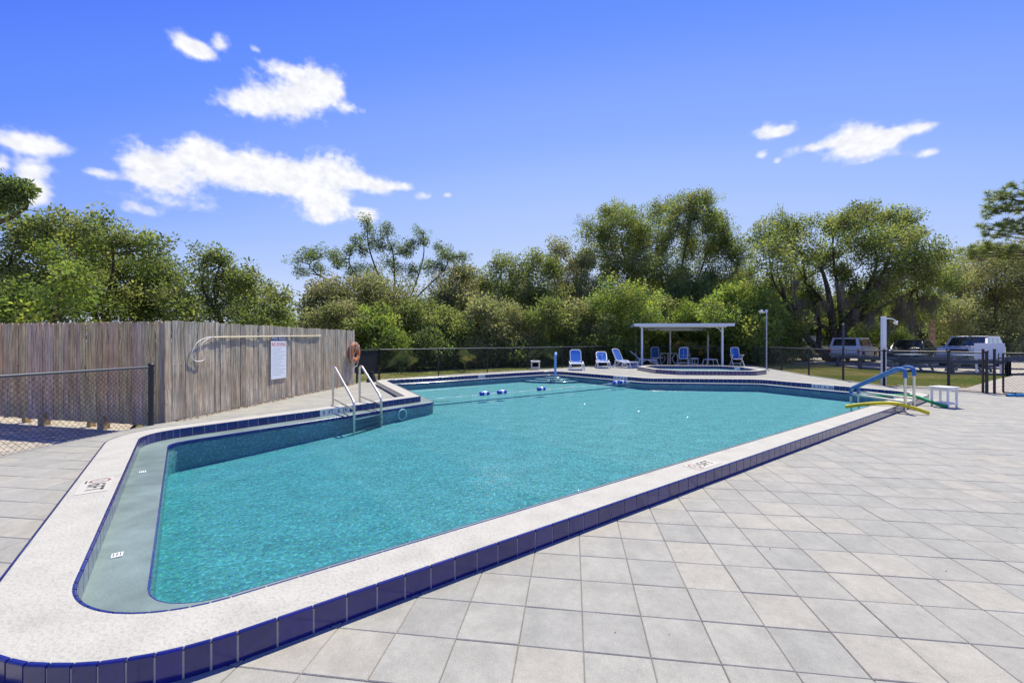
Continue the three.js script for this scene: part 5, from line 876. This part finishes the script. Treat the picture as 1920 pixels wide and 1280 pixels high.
tree('broadleaf_tree', 'deep green broadleaf tree in shade straight above the shelter roof', 'tree', 34.5, { seed: 29, base: [1300, 35], trunk: 0.16, kind: 'deep', leaf: 'broad', leafSize: 0.42, lobes: [[1260, 590, 56], [1320, 590, 52], [1290, 555, 46], [1370, 575, 46], [1280, 640, 46], [1340, 640, 46], [1240, 640, 40]] }, WOODS);
tree('broadleaf_tree', 'vine-draped bright green tree between the shelter and the light pole', 'tree', 28.2, { seed: 30, base: [1400, 29], trunk: 0.12, kind: 'bright', leaf: 'broad', leafSize: 0.4, lobes: [[1375, 560, 38], [1405, 585, 38], [1385, 625, 42], [1425, 625, 36], [1345, 600, 34], [1395, 660, 34], [1430, 560, 28], [1440, 590, 30], [1455, 620, 26]], density: 0.95 }, WOODS);
// undergrowth just behind the long fence
[['bright yellow-green shrub behind the long fence next to its corner post', 735, 663, 30, 21.2, 'bright'], ['dark leafy shrub behind the long fence, second from its corner post', 795, 662, 32, 22.2, 'deep'], ['olive shrub behind the long fence opposite the 3 FT marker', 865, 660, 34, 23.6, 'olive'], ['deep green shrub behind the long fence opposite the nearest floats', 935, 660, 34, 24.8, 'deep'], ['sunlit shrub behind the white side table at the far fence', 1000, 658, 32, 26.4, 'bright'], ['dark shrub behind the raised-back sun lounger', 1065, 660, 32, 27.6, 'deep'], ['leafy shrub behind the sun lounger with the lowered back', 1128, 660, 32, 28.4, 'oak'], ['olive shrub behind the post of the shelter', 1190, 658, 32, 29.2, 'olive'], ['yellow-green shrub behind the shelter chairs', 1335, 662, 28, 29.0, 'bright'], ['leafy shrub at the fence corner behind the single chair', 1405, 665, 30, 28.0, 'oak']].forEach(([label, x, y, r, d, kind], i) => tree('thicket_shrub', label, 'shrub', d + 1.0, { seed: 50 + i, base: [x, d + 1.0], trunk: 0.05, fork: 0.5, kind, leaf: i % 2 ? 'broad' : 'oak', leafSize: 0.3, deep: 0.4, lobes: [[x, y - 4, r], [x - r * 0.9, y + 2, r * 0.75], [x + r * 0.9, y + 1, r * 0.8], [x + 4, y - r * 0.8, r * 0.7], [x - r * 0.5, y + 14, r * 0.55], [x + r * 0.6, y + 14, r * 0.55]], density: 1.35 }, 'undergrowth along the long fence'));
// a second row of young trees that closes the wall of leaves behind the long fence
[['young olive tree behind the ring buoy', 640, 625, 23, 'olive'], ['young yellow-green tree behind the windscreen panel', 700, 640, 22.8, 'bright'], ['young oak behind the second bay of the long fence', 775, 625, 24, 'oak'], ['young leafy tree behind the third bay of the long fence', 835, 635, 24.4, 'oak'], ['young olive tree behind the fourth bay of the long fence', 905, 625, 26, 'olive'], ['young olive tree behind the fifth bay of the long fence', 960, 635, 26.4, 'olive'], ['young oak behind the white side table', 1030, 625, 28, 'oak'], ['young olive tree behind the first two loungers', 1090, 630, 28.8, 'olive'], ['young oak behind the back posts of the shelter', 1235, 620, 31, 'oak'], ['young bright tree framed by the shelter posts', 1300, 630, 30.2, 'bright'], ['young oak behind the single chair and the fence corner', 1385, 640, 29.4, 'oak'], ['young leafy tree behind the light pole', 1455, 640, 30, 'oak']].forEach(([label, x, y, d, kind], i) => tree('young_tree', label, 'tree', d, { seed: 140 + i, base: [x, d + 0.5], trunk: 0.07, fork: 0.7, kind, leaf: i % 3 === 1 ? 'broad' : 'oak', leafSize: 0.36, deep: 0.9, density: 1.15, lobes: [[x, y - 45, 26], [x - 26, y - 22, 28], [x + 26, y - 18, 28], [x, y + 5, 34], [x - 34, y + 16, 30], [x + 34, y + 18, 30], [x, y + 34, 30]] }, 'young trees along the long fence'));
// oak beside the parking area, hung with moss
{
  const d = 30, oak = tree('live_oak', 'big live oak with leaning limbs and hanging moss beside the parked vehicles', 'tree', d, { seed: 33, base: [1562, 30.5], trunk: 0.36, fork: 2.3, kind: 'oak', deep: 2.4, density: 0.88, lobes: [[1438, 440, 28], [1468, 425, 32], [1500, 432, 28], [1450, 480, 38], [1500, 470, 44], [1560, 425, 24], [1585, 415, 30], [1622, 398, 26], [1650, 410, 34], [1688, 415, 34], [1702, 445, 32], [1600, 455, 48], [1655, 465, 48], [1550, 490, 38], [1500, 525, 42], [1445, 535, 42], [1585, 520, 30], [1695, 500, 46], [1735, 490, 40], [1755, 520, 36], [1705, 545, 44], [1640, 560, 26], [1480, 590, 30], [1770, 480, 18], [1430, 590, 30], [1680, 590, 26], [1520, 560, 32], [1605, 555, 30], [1660, 535, 32], [1560, 605, 24], [1705, 595, 30], [1742, 575, 32], [1495, 605, 24]] }, RIGHT);
  const limb = (pts, r0, r1) => { const c = new THREE.CatmullRomCurve3(pts.map(([x, y, dd]) => at(x, y, dd).sub(oak.position))), p = c.getPoints(14); return taper(p, p.map((_, i) => lerp(r0, r1, i / 14)), 9); };
  mesh('heavy_limb', limb([[1558, 672, 30.3], [1525, 645, 30], [1495, 610, 29.6], [1478, 575, 29.4], [1462, 520, 29.4]], 0.26, 0.08), bark, oak); mesh('heavy_limb', limb([[1565, 640, 30.4], [1560, 590, 30], [1552, 540, 29.8], [1540, 500, 29.6]], 0.27, 0.09), bark, oak); mesh('heavy_limb', limb([[1572, 640, 30.2], [1592, 595, 29.6], [1625, 560, 29.2], [1655, 515, 29], [1668, 480, 29]], 0.25, 0.07), bark, oak); mesh('heavy_limb', limb([[1535, 660, 30.5], [1535, 600, 31], [1515, 540, 31], [1505, 490, 31]], 0.18, 0.06), bark, oak);
  reseed(90); const strand = []; for (let k = 0; k < 16; k++) { const x = rr(-0.16, 0.16), z = rr(-0.16, 0.16), l = rr(0.45, 1.2), w = rr(0.006, 0.014); strand.push(taper([V(x, 0, z), V(x + rr(-0.06, 0.06), -l * 0.5, z + rr(-0.06, 0.06)), V(x + rr(-0.1, 0.1), -l, z + rr(-0.1, 0.1))], [w, w, 0.002], 3)); }
  const tuft = merge(strand), list = [], spots = [[1440, 560], [1470, 600], [1500, 560], [1520, 590], [1545, 560], [1590, 570], [1615, 590], [1640, 585], [1660, 600], [1690, 590], [1700, 570], [1715, 600], [1735, 560], [1755, 550], [1600, 545], [1680, 560], [1650, 530], [1580, 540], [1485, 530], [1630, 550]];
  for (const [x, y] of spots) for (let k = 0; k < 9; k++) { box3.position.copy(at(x + rr(-16, 16), y + rr(-14, 10), d + rr(-1.8, 1.2)).sub(oak.position)); box3.rotation.set(0, rr(0, 6), 0); const s = rr(0.6, 1.25); box3.scale.set(s, s, s); box3.updateMatrix(); const c = rr(0.8, 1.2); list.push([box3.matrix.clone(), rgb(0.19 * c, 0.165 * c, 0.115 * c)]); }
  instanced('hanging_moss', tuft, std({ color: 0xffffff, roughness: 1 }), list, oak);
}
tree('oak_tree', 'large olive oak behind the silver SUV and the notice board', 'tree', 36, { seed: 34, base: [1850, 37], trunk: 0.3, kind: 'olive', deep: 2.5, lobes: [[1790, 535, 42], [1830, 505, 44], [1870, 495, 48], [1912, 485, 44], [1785, 590, 44], [1850, 560, 56], [1915, 555, 56], [1830, 615, 42], [1890, 615, 48], [1950, 530, 56], [1960, 600, 50], [1800, 640, 30], [1870, 650, 34], [1930, 645, 40]] }, RIGHT);
tree('oak_tree', 'shaded oak behind the wooden pole and the shower', 'tree', 40, { seed: 35, base: [1660, 41], trunk: 0.28, kind: 'deep', deep: 2, lobes: [[1640, 590, 34], [1660, 625, 34], [1610, 615, 34], [1590, 640, 30], [1690, 640, 22], [1770, 600, 34], [1790, 630, 30], [1500, 620, 36], [1530, 590, 30], [1460, 640, 34], [1620, 650, 30], [1560, 640, 26]] }, RIGHT);
tree('broadleaf_tree', 'sunlit yellow-green tree far behind the tall court fence', 'tree', 58, { seed: 36, base: [1725, 59], trunk: 0.2, kind: 'bright', deep: 2, leafSize: 0.6, lobes: [[1720, 605, 24], [1700, 620, 22], [1740, 625, 24], [1755, 600, 18], [1690, 640, 22], [1725, 645, 24], [1770, 640, 24]] }, RIGHT);
[['woodland tree far behind the parked jeep', 1480, 600, 52], ['woodland tree far behind the white SUV', 1590, 610, 60], ['woodland tree far behind the silver SUV roof', 1830, 590, 54], ['woodland tree far behind the notice board', 1930, 585, 48], ['woodland tree closing the gap under the leaning oak limb', 1500, 570, 44], ['woodland tree closing the gap behind the fork of the live oak', 1580, 575, 46], ['woodland tree closing the gap behind the shower arm', 1690, 575, 50]].forEach(([label, x, y, d], i) => tree('woodland_tree', label, 'tree', d, { seed: 70 + i, base: [x, d], trunk: 0.25, kind: i % 2 ? 'oak' : 'deep', leafSize: 0.6, deep: 2, lobes: [[x, y, 34], [x - 36, y + 15, 30], [x + 36, y + 12, 30], [x, y + 34, 34], [x - 40, y + 44, 26], [x + 40, y + 44, 26]] }, RIGHT));
[['background oak seen through the thicket behind the sparse old oak', 700, 590, 42], ['background oak seen through the thicket behind the float line', 830, 585, 43], ['background oak seen through the thicket above the far steps', 960, 575, 44], ['background oak seen through the thicket above the side table', 1080, 570, 46], ['background oak seen through the thicket behind the tallest oak', 1210, 560, 48], ['background oak seen through the thicket behind the light pole', 1400, 555, 47]].forEach(([label, x, y, d], i) => tree('background_oak', label, 'tree', d, { seed: 80 + i, base: [x, d], trunk: 0.22, kind: 'deep', leafSize: 0.5, deep: 1.5, density: 0.9, lobes: [[x, y, 50], [x - 55, y + 20, 46], [x + 55, y + 18, 46], [x, y + 55, 52], [x - 60, y + 70, 44], [x + 60, y + 70, 44]] }, WOODS));
// long-needled pine reaching in from outside the frame
{
  const d = 22, t = thing('pine_tree', 'long-needled pine with open branches beside the parking area', 'tree', [28.6, -0.1, -d], 0, RIGHT); reseed(61);
  mesh('trunk', taper([V(0, 0, 0), V(0.1, 3, 0), V(0, 6, 0), V(0.1, 9.2, 0), V(0.2, 11.5, 0)], [0.26, 0.22, 0.19, 0.14, 0.05], 10), bark, t);
  const needle = (() => { reseed(62); const pos = [], nor = [], idx = []; for (let k = 0; k < 90; k++) { const dir = V(rr(-1, 1), rr(-0.5, 1), rr(-1, 1)).normalize(), s = dir.clone().cross(V(rr(-1, 1), rr(-1, 1), rr(-1, 1))).normalize().multiplyScalar(0.03), e = dir.clone().multiplyScalar(rr(0.7, 1)), b = dir.clone().multiplyScalar(0.08), o = pos.length / 3, n = dir.clone().cross(s).normalize(); for (const q of [b.clone().add(s), b.clone().sub(s), e]) { pos.push(q.x, q.y, q.z); nor.push(n.x, n.y, n.z); } idx.push(o, o + 1, o + 2); } const g = new THREE.BufferGeometry(); g.setAttribute('position', new THREE.Float32BufferAttribute(pos, 3)); g.setAttribute('normal', new THREE.Float32BufferAttribute(nor, 3)); g.setIndex(idx); return g; })();
  const items = [], wood = []; reseed(63);
  const branch = (start, tips) => tips.forEach(([x, y, dd = 0]) => {
    const e = at(x, y, d + dd + rr(-0.5, 0.5)).sub(t.position), s = at(start[0], start[1], d).sub(t.position), m = s.clone().lerp(e, 0.5).add(V(0, rr(-0.25, 0.1), rr(-0.3, 0.3))), c = new THREE.CatmullRomCurve3([s, m, e]), p = c.getPoints(8); wood.push(taper(p, p.map((_, i) => lerp(0.05, 0.012, i / 8)), 5));
    for (let k = 0; k < 7; k++) { const q = c.getPoint(rr(0.72, 1)).add(V(rr(-0.28, 0.28), rr(-0.1, 0.25), rr(-0.28, 0.28))); box3.position.copy(q); box3.rotation.set(rr(-0.5, 0.5), rr(0, 6), rr(-0.5, 0.5)); box3.scale.setScalar(rr(0.24, 0.36)); box3.updateMatrix(); const b = rr(0.8, 1.2); items.push([box3.matrix.clone(), rgb(0.26 * b, 0.31 * b, 0.07 * b)]); }
  });
  branch([1990, 385], [[1835, 384], [1850, 368], [1872, 358], [1880, 372], [1896, 352], [1912, 362], [1925, 350], [1860, 396], [1895, 385], [1940, 365], [1845, 402], [1915, 395]]); branch([1990, 440], [[1835, 428], [1852, 418], [1870, 425], [1890, 415], [1880, 440], [1905, 432], [1925, 425], [1848, 440], [1935, 445]]); branch([1990, 475], [[1808, 468], [1822, 460], [1838, 470], [1856, 462], [1872, 470], [1900, 465], [1925, 470], [1800, 478], [1815, 482], [1850, 480]]); branch([1985, 340], [[1940, 320], [1960, 300], [1975, 330], [2010, 310], [2030, 350]]); branch([1990, 420], [[2040, 400], [2060, 420], [2050, 450], [2030, 470]]);
  mesh('limbs', merge(wood), bark, t); instanced('crown', needle, leafMat, items, t);
}
// saw palmettos
{
  const frond = (() => { reseed(64); const pos = [], nor = [], idx = []; for (let k = 0; k < 22; k++) { const a = lerp(-1.25, 1.25, k / 21), dir = V(Math.sin(a), Math.cos(a) * 0.9, 0.1).normalize(), l = rr(0.8, 1), s = V(Math.cos(a), -Math.sin(a), 0).multiplyScalar(0.035), m = dir.clone().multiplyScalar(l * 0.5).add(V(0, 0, 0.05)), e = dir.clone().multiplyScalar(l).add(V(0, -0.08, 0.16)), o = pos.length / 3; for (const q of [V(0, 0, 0), m.clone().add(s), m.clone().sub(s), e]) pos.push(q.x, q.y, q.z); idx.push(o, o + 1, o + 2, o + 1, o + 3, o + 2); } const g = new THREE.BufferGeometry(); g.setAttribute('position', new THREE.Float32BufferAttribute(pos, 3)); g.setIndex(idx); g.computeVertexNormals(); return g; })();
  const tones = [[0.13, 0.17, 0.035], [0.16, 0.19, 0.045], [0.26, 0.22, 0.06]].map((c) => phys({ color: rgb(...c), roughness: 1, transmission: 0.3, thickness: 0, side: THREE.DoubleSide }));
  [['fan-leaved palmetto rising behind the shelter table', 1288, 648, 28.6, 1.5], ['fan-leaved palmetto behind the footstool', 1330, 655, 28.4, 1.2], ['low fan-leaved palmetto behind the long fence by the 3 FT marker', 872, 676, 21.9, 0.85], ['fan-leaved palmetto behind the long fence next to its corner post', 752, 672, 20.2, 0.9], ['fan-leaved palmetto behind the upright foam covered rail', 1020, 660, 25.6, 1.1]].forEach(([label, x, y, d, s], i) => {
    const c = at(x, 690, d), t = thing('palmetto', label, 'palmetto', [c.x, -0.05, -d], 0, 'palmettos behind the long fence'); reseed(65 + i);
    for (let k = 0; k < 11; k++) { const a = rr(0, 6.28), lean = rr(0.15, 0.9), l = s * rr(0.6, 1), tip = V(Math.sin(lean) * Math.cos(a) * l, Math.cos(lean) * l, Math.sin(lean) * Math.sin(a) * l), st = mesh('stalk', rod(V(0, 0, 0), tip, 0.012, 5, 0.007), tones[0], t), f = mesh('fan_leaf', frond, rnd() < 0.15 ? tones[2] : tones[k % 2], st); f.position.copy(tip); f.scale.setScalar(s * rr(0.38, 0.5)); f.rotation.set(rr(-0.4, 0.3), rr(-0.9, 0.9), rr(-0.7, 0.7)); }
  });
}
// tall court fence far behind the vehicles
{
  const t = thing('court_fence', 'tall grey chain link court fence behind the parked vehicles', 'fence', W(44.5, 0, 52).toArray(), 0.05); const grey = std({ color: rgb(0.10, 0.12, 0.12), roughness: 0.6 });
  for (let k = 0; k < 4; k++) mesh('post', cyl(0.05, 2.7, k * 3.2, 1.35, 0, 8), grey, t); for (const y of [2.62, 1.4]) mesh('rail', rod(V(0, y, 0), V(9.6, y, 0), 0.03, 6), grey, t); stuff(mesh('wire_mesh', wireMesh(9.6, 0.1, 2.6, 0.004, 0.16), grey, t));
}
// lawn blades
{
  reseed(71); const pos = [], nor = [], idx = []; for (let k = 0; k < 14; k++) { const a = rr(0, 6.28), x = rr(-0.11, 0.11), z = rr(-0.11, 0.11), l = rr(0.03, 0.075), w = 0.005, o = pos.length / 3; for (const q of [V(x - w * Math.cos(a), 0, z - w * Math.sin(a)), V(x + w * Math.cos(a), 0, z + w * Math.sin(a)), V(x + Math.sin(a) * l * 0.5, l, z - Math.cos(a) * l * 0.5)]) pos.push(q.x, q.y, q.z); idx.push(o, o + 1, o + 2); }
  const g = new THREE.BufferGeometry(); g.setAttribute('position', new THREE.Float32BufferAttribute(pos, 3)); g.setIndex(idx); g.computeVertexNormals();
  const list = [], zones = [[[12.5, 14.5], [12.8, 16.4], [13.2, 18.8], [14.0, 21.9], [15.1, 27.0], [14.4, 32], [18.5, 29.3], [21.8, 27.9], [19.5, 26.2], [18.6, 23.4], [19.7, 19.5], [20.9, 18.4], [17.4, 16.0], [13.95, 13.5]], [[-5.2, 16.9], [4.5, 26.0], [6.4, 27.6], [14.6, 27.2], [14.6, 29], [5, 29.5], [-6.5, 19.2], [-6.2, 15.5]]], goal = [26000, 14000];
  zones.forEach((z, i) => { const xs = z.map((p) => p[0]), ds = z.map((p) => p[1]), lo = [Math.min(...xs), Math.min(...ds)], hi = [Math.max(...xs), Math.max(...ds)]; for (let k = 0; k < goal[i]; k++) { const x = rr(lo[0], hi[0]), d = rr(lo[1], hi[1]); if (!inside(z, x, d) || inside(deckEdge, x, d)) continue; const h = -0.07 + fbm(x * 0.12, d * 0.12, 1.1, 3) * 0.10; box3.position.set(x, h - 0.01, -d); box3.rotation.set(0, rr(0, 6.28), 0); box3.scale.setScalar(rr(0.7, 1.5)); box3.updateMatrix(); const dry = sstep(fbm(x * 0.5, d * 0.5, 4.4, 4) + rr(-0.12, 0.12), -0.12, 0.2), b = rr(0.8, 1.2); list.push([box3.matrix.clone(), rgb(lerp(0.26, 0.52, dry) * b, lerp(0.31, 0.42, dry) * b, lerp(0.04, 0.14, dry) * b)]); } });
  const grass = instanced('grass', g, phys({ color: 0xffffff, roughness: 1, transmission: 0.3, thickness: 0, side: THREE.DoubleSide }), list); grass.userData.label = 'short patchy lawn grass outside the fences'; grass.userData.category = 'grass';
}
renderer.render(scene, camera);
